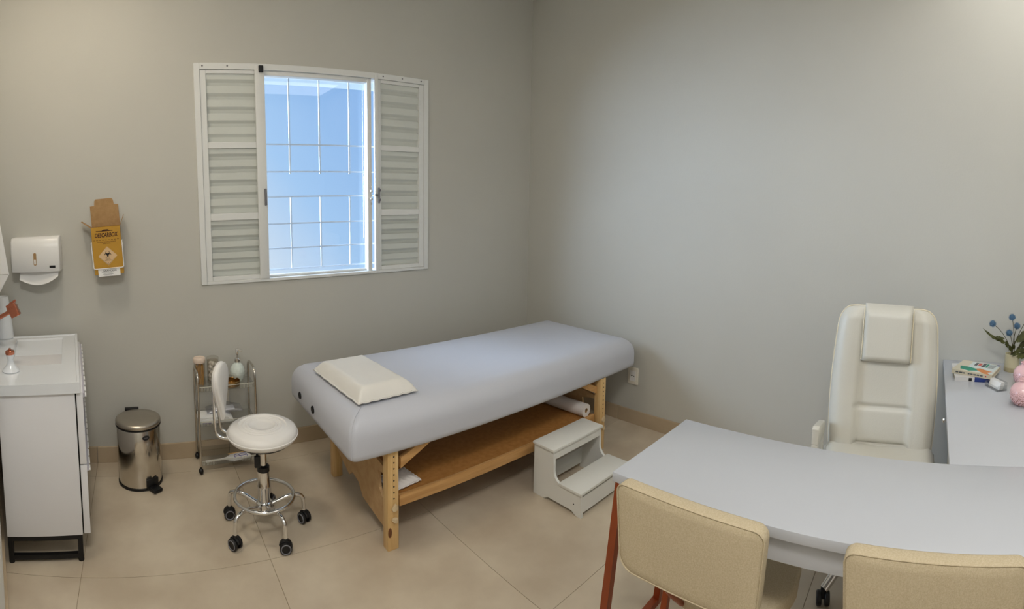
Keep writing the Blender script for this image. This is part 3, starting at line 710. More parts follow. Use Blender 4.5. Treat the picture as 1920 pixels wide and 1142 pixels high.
# ------------------------------------------------------------------ sharps box on its wall bracket
sb = thing('sharps_box', 'open yellow cardboard sharps box hung on the window wall', 'sharps box', (-3.035, 0, 1.150))
sb.rotation_euler = (0, math.radians(-2.5), 0)
W2 = 0.082
bx = MB().box((-W2+0.0026, -0.0954, 0.0008), (W2-0.0026, -0.0146, 0.004))
bx.box((-W2, -0.098, 0.0), (W2, -0.0955, 0.268)).box((-W2, -0.0145, 0.0), (W2, -0.012, 0.268)).box((-W2, -0.0955, 0.004), (-W2+0.0025, -0.0145, 0.268)).box((W2-0.0025, -0.0955, 0.004), (W2, -0.0145, 0.268))
bxo = bx.obj('carton', 'yellow', sb, 0)
MB().prism([(-W2, 0.0), (W2, 0.0), (W2, 0.122), (W2-0.025, 0.124), (W2-0.028, 0.150), (W2-0.036, 0.160), (-W2+0.036, 0.160), (-W2+0.028, 0.150), (-W2+0.025, 0.124), (-W2, 0.122)], -0.0145, -0.0120, 'y', loc=(0, 0, 0.268), rot=(math.radians(-3), 0, 0)).obj('lid_flap', 'card', sb, 0)
for s in (-1, 1):
    pl = [(-0.096, 0.0), (-0.016, 0.0), (-0.024, 0.066), (-0.088, 0.066)]
    MB().prism(pl, -0.00125, 0.00125, 'x', rot=(0, s*math.radians(52 if s < 0 else 24), 0), loc=(s*W2, 0, 0.268)).obj('side_flap', 'card', sb, 0)
MB().box((-W2+0.003, -0.095, 0.205), (W2-0.003, -0.015, 0.207)).obj('inner_board', 'card', sb, 0)
yf = -0.0982
def FT(x, z): return T(x, yf, z) @ RX(PI/2)
text('lettering', 'DESCARBOX', 0.0335, 'ink', sb, FT(0.000, 0.222), shear=0.18, sx=0.66, ext=0.0006)
box('print_line', (-0.055, -0.0986, 0.244), (0.04, -0.098, 0.248), 'ink', sb)
MB().prism([(-0.025, 0.246), (-0.012, 0.254), (0.012, 0.254), (0.025, 0.246)], -0.0986, -0.098, 'y').obj('print_mark', 'ink', sb, 0)
dz = MB()
for k in range(9): dz.box((-0.074+0.0168*k, -0.0986, 0.1945), (-0.064+0.0168*k, -0.098, 0.1965))
dz.obj('perforation_print', 'ink', sb, 0)
text('lettering', 'COLETOR PERFUROCORTANTE', 0.0075, 'ink', sb, FT(0.0, 0.184), ext=0.0003)
text('lettering', 'INFECTANTE', 0.0075, 'ink', sb, FT(0.0, 0.175), ext=0.0003)
dm = MB().prism([(0, -0.054), (0.054, 0), (0, 0.054), (-0.054, 0)], -0.0986, -0.0981, 'y', loc=(0.0, 0, 0.104)).obj('hazard_label', 'labelc', sb, 0)
bh = MB()
bh.tube([(p[0], -0.0988, p[1]+0.104) for p in ((0, -0.050), (0.050, 0), (0, 0.050), (-0.050, 0))], 0.0011, 4, closed=True)
for k in range(3):
    a = PI/2+2*PI*k/3; cx, cz = 0.0098*math.cos(a), 0.0098*math.sin(a)
    pts = [(cx+0.0105*math.cos(a+t), -0.0988, 0.113+cz+0.0105*math.sin(a+t)) for t in [math.radians(35+290*i/22) for i in range(23)]]
    bh.tube(pts, [0.0008+0.0018*math.sin(PI*i/22) for i in range(23)], 5)
bh.tube([(0.0075*math.cos(t), -0.0988, 0.113+0.0075*math.sin(t)) for t in [2*PI*i/18 for i in range(18)]], 0.0011, 5, closed=True)
bh.obj('biohazard_symbol', 'blackink', dm, 60)
text('lettering', 'RESIDUO', 0.0065, 'blackink', sb, T(0, yf-0.0004, 0.086) @ RX(PI/2), ext=0.0003)
text('lettering', 'INFECTANTE', 0.0065, 'blackink', sb, T(0, yf-0.0004, 0.079) @ RX(PI/2), ext=0.0003)
text('lettering', '6', 0.008, 'blackink', sb, T(0, yf-0.0004, 0.064) @ RX(PI/2), ext=0.0003)
# white wire bracket and the white paper label at the foot
MB().tube(fillet([(-W2-0.005, -0.01, 0.185), (-W2-0.005, -0.101, 0.185), (-W2-0.003, -0.103, 0.034), (W2+0.003, -0.103, 0.034), (W2+0.005, -0.101, 0.185), (W2+0.005, -0.01, 0.185)], 0.012, 5), 0.0028, 8).obj('wire_bracket', 'plast', sb, 60)
lb_ = box('paper_label', (-0.062, -0.1005, -0.010), (0.062, -0.0985, 0.030), 'paper', sb)
text('lettering', 'GRANDESC', 0.014, 'blackink', lb_, T(0.004, -0.1006, 0.0205) @ RX(PI/2), sx=1.05, ext=0.0004)
for z, w_ in ((0.012, 0.07), (0.006, 0.05), (0.001, 0.06), (-0.004, 0.045)):
    box('print_line', (-w_/2-0.008, -0.1010, z-0.0007), (w_/2-0.008, -0.1005, z+0.0007), 'greyprint', lb_)

# ------------------------------------------------------------------ vanity
VA = math.radians(7.3)
vn = thing('vanity', 'white wash vanity with two drawers on a black metal frame', 'vanity', (-3.145, -0.872, 0), VA)
# local: -x into the wall, +y towards the window wall; front with drawers at x = 0
DV = 0.845
box('carcass', (-0.350, 0.008, 0.122), (-0.020, DV-0.01, 0.752), 'cabin', vn, 0.001)
for z0, z1, zh in ((0.126, 0.430, 0.418), (0.436, 0.752, 0.742)):
    dr = box('drawer', (-0.014, 0.010, z0), (0.014, DV-0.01, z1), 'cabin', vn, 0.001)
    h = MB().box((0.014, 0.012, zh-0.014), (0.022, DV-0.04, zh+0.006), 0.001)
    ho = h.obj('handle', 'handle', dr, 0)
    r_ = MB()
    for k in range(11):
        y = 0.014+k*0.072
        r_.box((0.0225, y, zh-0.013), (0.029, y+0.036, zh-0.005), 0.001, 1).box((0.0225, y+0.036, zh-0.003), (0.029, y+0.072, zh+0.005), 0.001, 1)
    tag(r_.obj('raised_stud', 'plast', ho, 0), kind='stuff')
box('gap_shade_strip', (-0.0195, 0.012, 0.124), (-0.0145, DV-0.015, 0.750), 'hole', vn)  # black strip stands in for the shade between carcass and drawers
f = MB()
for y in (0.012, DV-0.04):
    f.box((-0.348, y, 0.006), (-0.326, y+0.022, 0.121)).box((-0.044, y, 0.006), (-0.022, y+0.022, 0.121))
    f.box((-0.326, y+0.001, 0.100), (-0.044, y+0.021, 0.121)).box((-0.326, y+0.001, 0.014), (-0.044, y+0.021, 0.034))
for x in (-0.337, -0.033):
    f.box((x-0.010, 0.034, 0.101), (x+0.010, DV-0.04, 0.121))
    for y in (0.023, DV-0.029): f.lathe([(0.013, 0.0), (0.013, 0.007)], 16, loc=(x, y, 0))
f.obj('leg_frame', 'blackm', vn, 0)
# basin slab with a ramp bowl
b = MB(); ZB = 0.800
xo0, xo1, yo0, yo1 = -0.362, 0.004, -0.006, DV
xi0, xi1, yi0, yi1 = -0.345, -0.078, 0.285, DV-0.055
V = b.bm.verts.new
xob = -0.525
O = [V((xo0, yo0, ZB)), V((xo1, yo0, ZB)), V((xo1, yo1, ZB)), V((xob, yo1, ZB))]
P1 = [V((xo0+0.012, yo0+0.012, ZB)), V((xo1-0.012, yo0+0.012, ZB)), V((xo1-0.012, yo1-0.012, ZB)), V((xob+0.012, yo1-0.012, ZB))]
P2 = [V((xo0+0.015, yo0+0.015, ZB-0.005)), V((xo1-0.015, yo0+0.015, ZB-0.005)), V((xo1-0.015, yo1-0.015, ZB-0.005)), V((xob+0.015, yo1-0.015, ZB-0.005))]
I = [V((xi0, yi0, ZB-0.005)), V((xi1, yi0, ZB-0.005)), V((xi1, yi1, ZB-0.005)), V((xi0, yi1, ZB-0.005))]
Bt = [V((xi0+0.01, yi0+0.008, ZB-0.105)), V((xi1-0.01, yi0+0.008, ZB-0.105)), V((xi1-0.004, yi1-0.01, ZB-0.014)), V((xi0+0.004, yi1-0.01, ZB-0.014))]
U_ = [V((xo0, yo0, ZB-0.046)), V((xo1, yo0, ZB-0.046)), V((xo1, yo1, ZB-0.046)), V((xob, yo1, ZB-0.046))]
def ring(A, B_):
    for k in range(4): b.bm.faces.new((A[k], A[(k+1) % 4], B_[(k+1) % 4], B_[k]))
ring(U_, O); ring(O, P1); ring(P1, P2); ring(P2, I); ring(I, Bt); b.bm.faces.new(Bt)
UI = [V((xi0-0.01, yi0-0.01, ZB-0.046)), V((xi1+0.01, yi0-0.01, ZB-0.046)), V((xi1+0.01, yi1+0.01, ZB-0.046)), V((xi0-0.01, yi1+0.01, ZB-0.046))]
UB = [V((v.co.x, v.co.y, v.co.z-0.012)) for v in Bt]
ring(U_, UI); ring(UI, UB); b.bm.faces.new(UB)
bmesh.ops.recalc_face_normals(b.bm, faces=b.bm.faces[:])
b.obj('basin', 'ceram', vn, 20)

# ------------------------------------------------------------------ things on and above the vanity
fc = thing('faucet', 'copper wall faucet reaching out over the white basin', 'faucet', (-3.64, -0.50, 0.985))
MB().tube([(-0.02, 0, -0.012), (0.06, 0, 0.018), (0.125, 0, 0.050)], 0.011, 14).obj('spout_arm', 'faucet', fc)
MB().box((-0.024, -0.018, -0.034), (0.024, 0.018, 0.036), 0.003, rot=(0, math.radians(-24), 0), loc=(0.138, 0, 0.056)).box((-0.026, -0.020, 0.012), (0.026, 0.020, 0.017), 0.001, rot=(0, math.radians(-24), 0), loc=(0.138, 0, 0.056)).obj('valve_block', 'faucet', fc)
MB().tube([(0.118, 0, 0.085), (0.152, 0, 0.106)], 0.0055, 10).obj('lever', 'faucet', fc)
MB().lathe([(0.022, 0), (0.022, 0.006)], 20, rot=(0, PI/2, 0), loc=(-0.018, 0, -0.012)).obj('wall_flange', 'faucet', fc)
sd = thing('soap_dispenser', 'white angular wall soap dispenser at the left edge above the basin', 'dispenser', (-3.655, -0.38, 1.10), math.atan2(0.40, 1.30))
MB().prism([(-0.026, 0.0), (0.048, 0.012), (0.106, 0.110), (0.062, 0.50), (-0.026, 0.52)], -0.06, 0.06, 'y', bevel=0.004).obj('housing', 'plast', sd)
MB().box((0.0, -0.0606, 0.11), (0.102, -0.06, 0.112)).obj('seam', 'darkseam', sd, 0)
cv = thing('tall_vase', 'tall white tapered vase standing in the back corner of the basin top', 'vase', (-3.672, -0.085, 0.7962))
MB().lathe([(0.052, 0.0), (0.055, 0.004), (0.053, 0.03), (0.047, 0.12), (0.036, 0.24), (0.034, 0.245), (0.031, 0.24), (0.031, 0.06)], 40, cap=False).lathe([(0.005, 0.0005), (0.054, 0.0005), (0.031, 0.06)], 40, cap=True).obj('body', 'ceram', cv)
pp_ = thing('soap_pump', 'white cone-footed soap pump with a copper top on the basin corner', 'soap pump', (-3.478, -0.712, 0.7962), 0)
MB().lathe([(0.040, 0.0), (0.041, 0.004), (0.036, 0.012), (0.018, 0.034), (0.013, 0.055), (0.019, 0.076), (0.02, 0.080)], 32).obj('body', 'ceram', pp_)
MB().lathe([(0.021, 0.080), (0.022, 0.082), (0.022, 0.094), (0.018, 0.098), (0.006, 0.098), (0.006, 0.108)], 28).obj('copper_top', 'faucet', pp_)

# ------------------------------------------------------------------ desk and its return
dk = thing('desk', 'long white desk with copper trestle legs, beige chairs before it', 'desk', (-1.485, -2.13, 0))
ZD = 0.746; DXB, DXF = 1.485-1.262, 1.485-1.716
DY1 = -1.72
box('desktop', (DXF, DY1, ZD-0.028), (DXB, 0.0, ZD), 'desk', dk, 0.0012)
box('apron', (DXF+0.020, DY1+0.04, ZD-0.100), (DXF+0.036, -0.02, ZD-0.0285), 'desk', dk, 0.001)
box('apron', (DXB-0.036, DY1+0.04, ZD-0.100), (DXB-0.020, -0.02, ZD-0.0285), 'desk', dk, 0.001)
box('end_apron', (DXF+0.036, -0.036, ZD-0.100), (DXB-0.036, -0.020, ZD-0.0285), 'desk', dk, 0.001)
for s, y0_, y1_ in ((1, -0.012, 0.085), (-1, DY1+0.02, DY1-0.06)):
    for xt, xb in ((DXF+0.030, DXF+0.075), (DXB-0.030, DXB-0.010)):
        MB().tube([(xt, y0_ if s > 0 else y0_, ZD-0.029), (xb, y1_, 0.0)], 0.0125, square=True).obj('leg', 'copper', dk, 0)
    MB().tube([(DXF+0.075, y1_, 0.0135), (DXB-0.010, y1_, 0.0135)], 0.0125, square=True).obj('foot_bar', 'copper', dk, 0)
rd = thing('desk_return', 'white side desk running from the desk to the right wall', 'desk', (-0.645, -3.33, 0))
box('desktop', (-0.616, -0.275, ZD-0.028), (0.642, 0.275, ZD), 'desk', rd, 0.0012)
pn = box('side_panel', (0.62, -0.26, 0.0), (0.64, 0.08, ZD-0.0285), 'desk', rd)
cb = box('drawer_pedestal', (0.12, -0.25, 0.05), (0.60, 0.10, ZD-0.0285), 'desk', rd)
for k in range(3):
    z0 = 0.06+k*0.215
    dd = box('drawer', (0.125, 0.1005, z0), (0.595, 0.117, z0+0.205), 'desk', rd, 0.001)
    MB().lathe([(0.004, 0), (0.004, 0.014), (0.011, 0.018), (0.011, 0.024), (0.006, 0.027)], 16, rot=(-PI/2, 0, 0), loc=(0.36, 0.117, z0+0.16)).obj('knob', 'chrome', dd)
for y in (-0.24, 0.15):
    MB().tube([(-0.50, y, ZD-0.029), (-0.50, y, 0.0)], 0.0125, square=True).obj('leg', 'copper', rd, 0)
MB().lathe([(0.004, 0), (0.004, 0.012), (0.010, 0.016), (0.010, 0.022), (0.005, 0.025)], 16, rot=(-PI/2, 0, 0), loc=(-0.10, 0.262, 0.685)).tube([(-0.10, 0.255, 0.70), (-0.10, 0.255, 0.7175)], 0.003, 6).obj('key_hook', 'chrome', rd)

# ------------------------------------------------------------------ things on the return
ZR = ZD
def book(name, label, loc, rz, w_, d_, h_, mcover, prints):
    t = thing(name, label, 'book', loc, rz, None)
    cv_ = MB().box((-w_/2, -d_/2, 0), (w_/2, d_/2, 0.0022)).box((-w_/2, -d_/2, h_-0.0022), (w_/2, d_/2, h_)).box((-w_/2, -d_/2, 0.0022), (w_/2, -d_/2+0.002, h_-0.0022))
    cv_.obj('cover', mcover, t, 0)
    box('pages', (-w_/2+0.003, -d_/2+0.003, 0.0024), (w_/2-0.003, d_/2-0.003, h_-0.0024), 'pages', t)
    for (nm, x0, y0, x1, y1, mm) in prints:
        zt_ = 0.0004 if nm == 'cover_panel' else 0.0009
        MB().box((x0*w_, y0*d_, h_), (x1*w_, y1*d_, h_+zt_)).obj(nm, mm, t, 0)
    return t
# spine faces the chair (towards -x); local -y is the spine side
b2 = book('book', 'blue and white paperback at the bottom of the book pair', (-0.262, -3.200, ZR+0.0002), math.radians(-88), 0.20, 0.24, 0.022, 'bookw', [])
MB().box((0.0, -0.1204, 0.0), (0.1002, -0.1201, 0.0218)).obj('spine_print', 'bookb', b2, 0)
MB().box((-0.03, -0.1209, 0.003), (-0.014, -0.1201, 0.019)).obj('spine_mark', 'blackink', b2, 0)
MB().box((0.0, -0.1199, 0.0222), (0.1, 0.1199, 0.0226)).obj('cover_print', 'bookb', b2, 0)
b1 = book('book', 'cream paperback with teal and orange cover lying on the blue book', (-0.273, -3.224, ZR+0.0230), math.radians(-111), 0.212, 0.20, 0.021, 'bookc',
          [('cover_panel', -0.22, -0.42, 0.47, 0.46, 'lightprint'), ('cover_title', -0.12, 0.12, -0.05, 0.40, 'greyprint'), ('cover_title', -0.03, 0.15, 0.05, 0.40, 'redp'), ('cover_title', 0.07, 0.08, 0.15, 0.42, 'greyprint'), ('cover_title', 0.165, 0.08, 0.22, 0.42, 'teal')])
h_ = 0.021
for pts, nm, mm in (([(-0.085, -0.02), (-0.07, -0.07), (-0.02, -0.085), (0.02, -0.06), (0.0, -0.03), (-0.04, -0.015)], 'cover_swirl', 'teal'),
                    ([(0.0, -0.03), (0.02, -0.06), (0.06, -0.095), (0.095, -0.10), (0.07, -0.07), (0.095, -0.045), (0.05, -0.03), (0.02, -0.015)], 'cover_swirl', 'orange')):
    MB().prism(pts, h_+0.0004, h_+0.0008, 'z').obj(nm, mm, b1, 0)
for k in range(6): MB().box((0.050, 0.012+0.012*k, h_+0.0004), (0.088-0.006*(k % 2), 0.016+0.012*k, h_+0.0008)).obj('cover_lines', 'greyprint', b1, 0)
MB().lathe([(0.011, 0), (0.011, 0.0006)], 18, loc=(0.093, 0.086, h_)).obj('cover_seal', 'bookb', b1)
r_ = MB()
for k, (xa, xb) in enumerate(((-0.085, -0.070), (-0.066, -0.048), (-0.044, -0.036), (-0.020, -0.010), (-0.007, 0.006), (0.009, 0.024), (0.027, 0.040), (0.043, 0.058))):
    r_.box((xa, -0.1005, 0.007), (xb, -0.0999, 0.014))
tag(r_.obj('spine_print', 'greyprint', b1, 0), kind='stuff')
MB().box((0.070, -0.1006, 0.007), (0.077, -0.0999, 0.014)).obj('spine_mark', 'redp', b1, 0)
ch = thing('card_holder', 'small clear acrylic card holder in front of the books', 'card holder', (-0.461, -3.302, ZR), math.radians(-151))
b = MB().box((-0.052, -0.030, 0.0), (0.052, 0.030, 0.003)).box((-0.052, -0.030, 0.003), (0.052, -0.027, 0.022)).box((-0.052, 0.027, 0.003), (0.052, 0.030, 0.040)).box((-0.052, -0.027, 0.003), (-0.049, 0.027, 0.026)).box((0.049, -0.027, 0.003), (0.052, 0.027, 0.026))
b.obj('tray', 'acryl', ch, 0)
cdz = thing('business_cards', 'stack of white business cards inside the acrylic holder', 'cards', (-0.461, -3.302, ZR+0.0032), math.radians(-151))
for k in range(9): MB().box((-0.044, -0.0006, 0.0), (0.044, 0.0006, 0.036), rot=(math.radians(-16), 0, 0), loc=(0, -0.012+0.0026*k, 0.0006)).obj('card', 'paper', cdz, 0)
vz = [(0.018, 0.0), (0.034, 0.004), (0.050, 0.022), (0.056, 0.046), (0.052, 0.070), (0.038, 0.088), (0.022, 0.096), (0.019, 0.101), (0.0225, 0.106), (0.0225, 0.109), (0.018, 0.109), (0.015, 0.103), (0.015, 0.098), (0.03, 0.085), (0.045, 0.05), (0.03, 0.01)]
for (x, y, k, lb) in ((-0.680, -3.392, 1.05, 'pink crackle-glazed round vase nearest the desk front'), (-0.405, -3.452, 1.08, 'pink crackle-glazed round vase standing beside the cream flower pot')):
    v_ = thing('round_vase', lb, 'vase', (x, y, ZR), 0, 'pink round vases')
    MB().lathe([(r*k, z*k+0.0002) for r, z in vz], 44, cap=True).obj('body', 'crackle', v_, 60)
    MB().tube([(0.0205*k*math.cos(a*PI/16), 0.0205*k*math.sin(a*PI/16), 0.108*k) for a in range(32)], 0.0032, 8, closed=True).obj('lip', 'pink', v_, 60)
fp = thing('flower_pot', 'cream cylindrical pot of blue globe flowers by the right wall', 'flower pot', (-0.150, -3.425, ZR))
MB().lathe([(0.040, 0.0), (0.0415, 0.002), (0.0415, 0.024)], 36).obj('pot_band', 'potband', fp)
MB().lathe([(0.0405, 0.024), (0.0405, 0.095), (0.0375, 0.095), (0.0375, 0.085), (0.002, 0.085)], 36, cap=False).obj('pot', 'pot', fp)
HEADS = [(-0.01, 0.125, 0.285), (0.0, 0.02, 0.325), (0.02, -0.015, 0.275), (-0.01, 0.03, 0.240), (0.0, -0.075, 0.33), (-0.03, -0.088, 0.215), (-0.02, -0.14, 0.27)]
for (hx, hy, hz) in HEADS:
    hz -= 0.03
    p0 = Vector((random.uniform(-0.015, 0.015), random.uniform(-0.012, 0.016), 0.08)); p2 = Vector((hx, hy, hz)); mid = (p0+p2)/2+Vector((0, -0.2*hy, 0.035))
    pts = [(1-t)**2*p0+2*t*(1-t)*mid+t*t*p2 for t in [i/10 for i in range(11)]]
    st = MB().tube(pts, 0.0018, 6).obj('stem', 'stem', fp, 60)
    hb = MB()
    N = 90
    for i in range(N):
        z = 1-2*(i+0.5)/N; r = math.sqrt(1-z*z); a = i*2.39996
        dd = Vector((r*math.cos(a), r*math.sin(a), z)); o_ = dd*0.0135; tip = dd*0.0225*random.uniform(0.92, 1.06)
        u_ = dd.orthogonal().normalized(); v2 = dd.cross(u_)
        q = [hb.bm.verts.new(p2+o_+u_*0.0022), hb.bm.verts.new(p2+o_-u_*0.0011+v2*0.002), hb.bm.verts.new(p2+o_-u_*0.0011-v2*0.002), hb.bm.verts.new(p2+tip)]
        for f_ in ((0, 1, 3), (1, 2, 3), (2, 0, 3)): hb.bm.faces.new([q[x] for x in f_])
    hb.ball(p2, 0.0155, 12, 8)
    hb.obj('flower_head', 'bluefl', st, 0)
def leafobj(base, dirv, ln, wd, curl):
    dv = Vector(dirv).normalized(); sd_ = dv.cross(Vector((-0.85, 0.15, 0.5)))
    sd_ = (sd_ if sd_.length > 0.1 else Vector((0, 1, 0))).normalized(); nm = sd_.cross(dv)
    b = MB(); n = 9; A = []
    for i in range(n):
        t = i/(n-1); c_ = Vector(base)+dv*ln*t+Vector((0, 0, curl*math.sin(PI*t)))
        w_ = 0.85*wd*math.sin(PI*min(1, t*0.93+0.05))*(0.75 if i % 2 else 1.15)
        A.append([b.bm.verts.new(c_-sd_*w_), b.bm.verts.new(c_-nm*0.002), b.bm.verts.new(c_+sd_*w_), b.bm.verts.new(c_-nm*0.003)])
    for i in range(n-1):
        for k in range(4): b.bm.faces.new((A[i][k], A[i][(k+1) % 4], A[i+1][(k+1) % 4], A[i+1][k]))
    b.bm.faces.new(A[0][::-1]); b.bm.faces.new(A[-1])
    bmesh.ops.recalc_face_normals(b.bm, faces=b.bm.faces[:])
    return b.obj('leaf', 'leaf', fp, 50)
for base, dv, ln, wd, cu in (((0, 0.055, 0.155), (0.0, 0.85, 0.5), 0.14, 0.010, -0.01), ((0, 0.045, 0.150), (-0.2, 0.5, 0.3), 0.05, 0.014, 0.0), ((0, 0.0, 0.15), (0, -0.5, 0.45), 0.14, 0.016, 0.012), ((0, -0.02, 0.12), (-0.2, -0.6, 0.5), 0.12, 0.016, 0.01),
                            ((0, 0, 0.10), (-0.4, -0.6, 0.2), 0.11, 0.017, 0.01), ((0, 0.01, 0.095), (-0.5, -0.1, 0.05), 0.07, 0.018, 0.0), ((0, -0.03, 0.12), (0.3, -0.5, 0.7), 0.13, 0.014, 0.0), ((0, -0.05, 0.16), (0.1, -0.3, 0.9), 0.11, 0.012, 0.0),
                            ((-0.02, -0.02, 0.10), (-0.6, -0.7, -0.2), 0.10, 0.016, 0.01), ((0, -0.07, 0.17), (-0.2, -0.9, 0.2), 0.10, 0.014, 0.0), ((-0.01, 0.0, 0.12), (-0.5, 0.1, 0.6), 0.05, 0.014, 0.0), ((0, -0.03, 0.13), (-0.1, -0.9, 0.3), 0.15, 0.015, 0.01),
                            ((0, 0.05, 0.175), (-0.1, 0.9, 0.15), 0.06, 0.011, 0.0), ((0, 0.03, 0.125), (-0.1, 0.3, 0.9), 0.045, 0.012, 0.0), ((-0.01, -0.015, 0.16), (-0.1, -0.7, 0.5), 0.08, 0.015, 0.0), ((-0.02, -0.035, 0.10), (-0.3, -0.8, 0.5), 0.09, 0.018, 0.0),
                            ((-0.02, -0.01, 0.10), (-0.5, -0.5, -0.1), 0.07, 0.02, 0.0), ((0, -0.05, 0.13), (-0.2, -0.5, 0.8), 0.10, 0.015, 0.0), ((0, -0.06, 0.19), (0, -0.6, 0.6), 0.09, 0.014, 0.0), ((-0.01, -0.055, 0.105), (-0.3, -0.9, 0.0), 0.10, 0.019, 0.0), ((-0.01, 0.005, 0.11), (-0.3, 0.35, 0.5), 0.05, 0.015, 0.0)):
    leafobj(base, dv, ln, wd, cu)

# ------------------------------------------------------------------ office chair
oc = thing('office_chair', 'white leather high-back office chair with a headrest behind the desk', 'office chair', (-0.74, -2.785, 0), math.radians(5))
# local: faces -x; y lateral
TILT = math.radians(9)
def BK(d, y, z):           # d = distance in front of the back plane
    zz = z-0.44
    return (0.165+zz*math.tan(TILT)-d*math.cos(TILT), y, z+d*math.sin(TILT)*0)
BH0, BH1, BW = 0.42, 1.108, 0.245
def outline_w(v):          # half width along the height
    w_ = BW*(0.93+0.07*math.sin(PI*min(1, v*1.0+0.05)))
    if v > 0.86: w_ *= 0.66+0.34*max(0.0, 1-((v-0.86)/0.14)**2.4)**(1/2.4)
    if v < 0.08: w_ *= 0.9+0.1*(v/0.08)
    return w_
def bfront(u, v):
    s = 2*u-1; w_ = outline_w(v); y = s*w_; z = BH0+v*(BH1-BH0)
    e = min(1, (1-abs(s))/0.16)**0.5*min(1, (1-v)/0.07+0.001)**0.5
    d_ = 0.045+0.035*e
    c = abs(s)
    if c < 0.52: d_ -= 0.014*(1 if c < 0.46 else (0.52-c)/0.06)
    for gz in (0.125, 0.355):
        if c < 0.52: d_ -= 0.016*math.exp(-((v-gz)/0.012)**2)
    d_ += 0.010*math.exp(-((c-0.75)/0.18)**2)
    d_ += 0.02*math.exp(-((v-0.20)/0.2)**2)*0.6
    return BK(d_, y, z)
def bback(u, v):
    s = 2*u-1; y = s*outline_w(v); z = BH0+v*(BH1-BH0)
    return BK(0.0+0.02*(1-s*s)*-1, y, z)
bk = MB().grid(bfront, 49, 81, bback).obj('backrest', 'leather', oc, 70)
ed = [BK(0.046, s*outline_w(v)*1.003, BH0+v*(BH1-BH0)) for s, v in [(-1, 1-(1-i/60)**1.8) for i in range(61)]+[(-1+2*i/20, 1.0) for i in range(1, 20)]+[(1, 1-(i/60)**1.8) for i in range(61)]]
MB().tube(ed, 0.0035, 6).obj('piping', 'leatherseam', bk, 60)
def hfront(u, v):
    s = 2*u-1; y = s*0.113; z = 0.865+v*0.255
    e = min(1, (1-abs(s))/0.12)**0.5*min(1, min(v, 1-v)/0.10+0.0005)**0.5
    return BK(0.075+0.040*e-0.035*max(0, (v-0.8)/0.2)**2, y, z)
def hback(u, v):
    s = 2*u-1; return BK(0.062-0.03*max(0, (v-0.75)/0.25), s*0.113, 0.865+v*0.255)
hr = MB().grid(hfront, 25, 31, hback).obj('headrest', 'leather', oc, 70)
for s_ in (-1, 1): MB().tube([BK(0.088, s_*0.1135, 0.875+0.235*i/12) for i in range(13)], 0.003, 6).obj('piping', 'leatherseam', hr, 60)
def sf(u, v):
    s = 2*u-1; t = v
    e = min(1, (1-abs(s))/0.14)**0.5*min(1, min(t, 1-t)/0.10+0.0005)**0.5
    return (-0.30+0.46*t, s*0.255*(1-0.1*(1-t)), 0.435+0.062*e+0.012*abs(s))
def sk(u, v):
    s = 2*u-1; return (-0.30+0.46*v, s*0.255*(1-0.1*(1-v)), 0.415)
MB().grid(sf, 33, 33, sk).obj('seat', 'leather', oc, 70)
for s in (1, -1):
    ay = 0.266 if s > 0 else -0.322
    am = MB().prism([(-0.14, 0.585), (-0.135, 0.645), (-0.12, 0.655), (0.08, 0.600), (0.10, 0.590), (0.10, 0.545), (-0.13, 0.575)], ay-0.015, ay+0.015, 'y', bevel=0.006).obj('armrest', 'leather', oc)
    MB().box((-0.14, ay-0.014, 0.43), (-0.10, ay+0.014, 0.585), 0.006).box((0.06, ay-0.013, 0.43), (0.09, ay+0.013, 0.56), 0.006).box((-0.14, min(ay, s*0.20), 0.415), (0.10, max(ay, s*0.20), 0.435), 0.004).obj('armrest_bracket', 'leather', am)
MB().box((-0.12, -0.10, 0.385), (0.10, 0.10, 0.4145), 0.006).obj('tilt_mechanism', 'blackp', oc)
MB().lathe([(0.028, 0.09), (0.028, 0.27), (0.018, 0.272), (0.018, 0.385)], 20).obj('gas_lift', 'blackp', oc)
MB().lathe([(0.045, 0.075), (0.050, 0.08), (0.050, 0.125), (0.040, 0.13)], 24).obj('hub', 'chrome', oc)
a0 = math.atan2(-2.635+2.77, -0.974+0.74)-math.radians(6)
for k in range(5):
    a = a0+2*PI*k/5; c, s = math.cos(a), math.sin(a)
    pts = fillet([(0.04*c, 0.04*s, 0.105), (0.20*c, 0.20*s, 0.128), (0.305*c, 0.305*s, 0.062)], 0.06, 6)
    la = MB().tube(pts, [0.030-0.012*i/(len(pts)-1) for i in range(len(pts))], 12).obj('base_leg', 'chrome', oc, 60)
    cs = MB()
    for sd_ in (-0.016, 0.016):
        cs.lathe([(0.004, -0.010), (0.024, -0.010), (0.0275, -0.006), (0.0275, 0.006), (0.024, 0.010), (0.004, 0.010)], 22, rot=(PI/2, 0, a+0.8), loc=(0.305*c-sd_*math.sin(a+0.8), 0.305*s+sd_*math.cos(a+0.8), 0.0275))
    cs.lathe([(0.011, 0.03), (0.011, 0.064)], 12, loc=(0.305*c, 0.305*s, 0))
    cs.obj('caster', 'blackp', la)

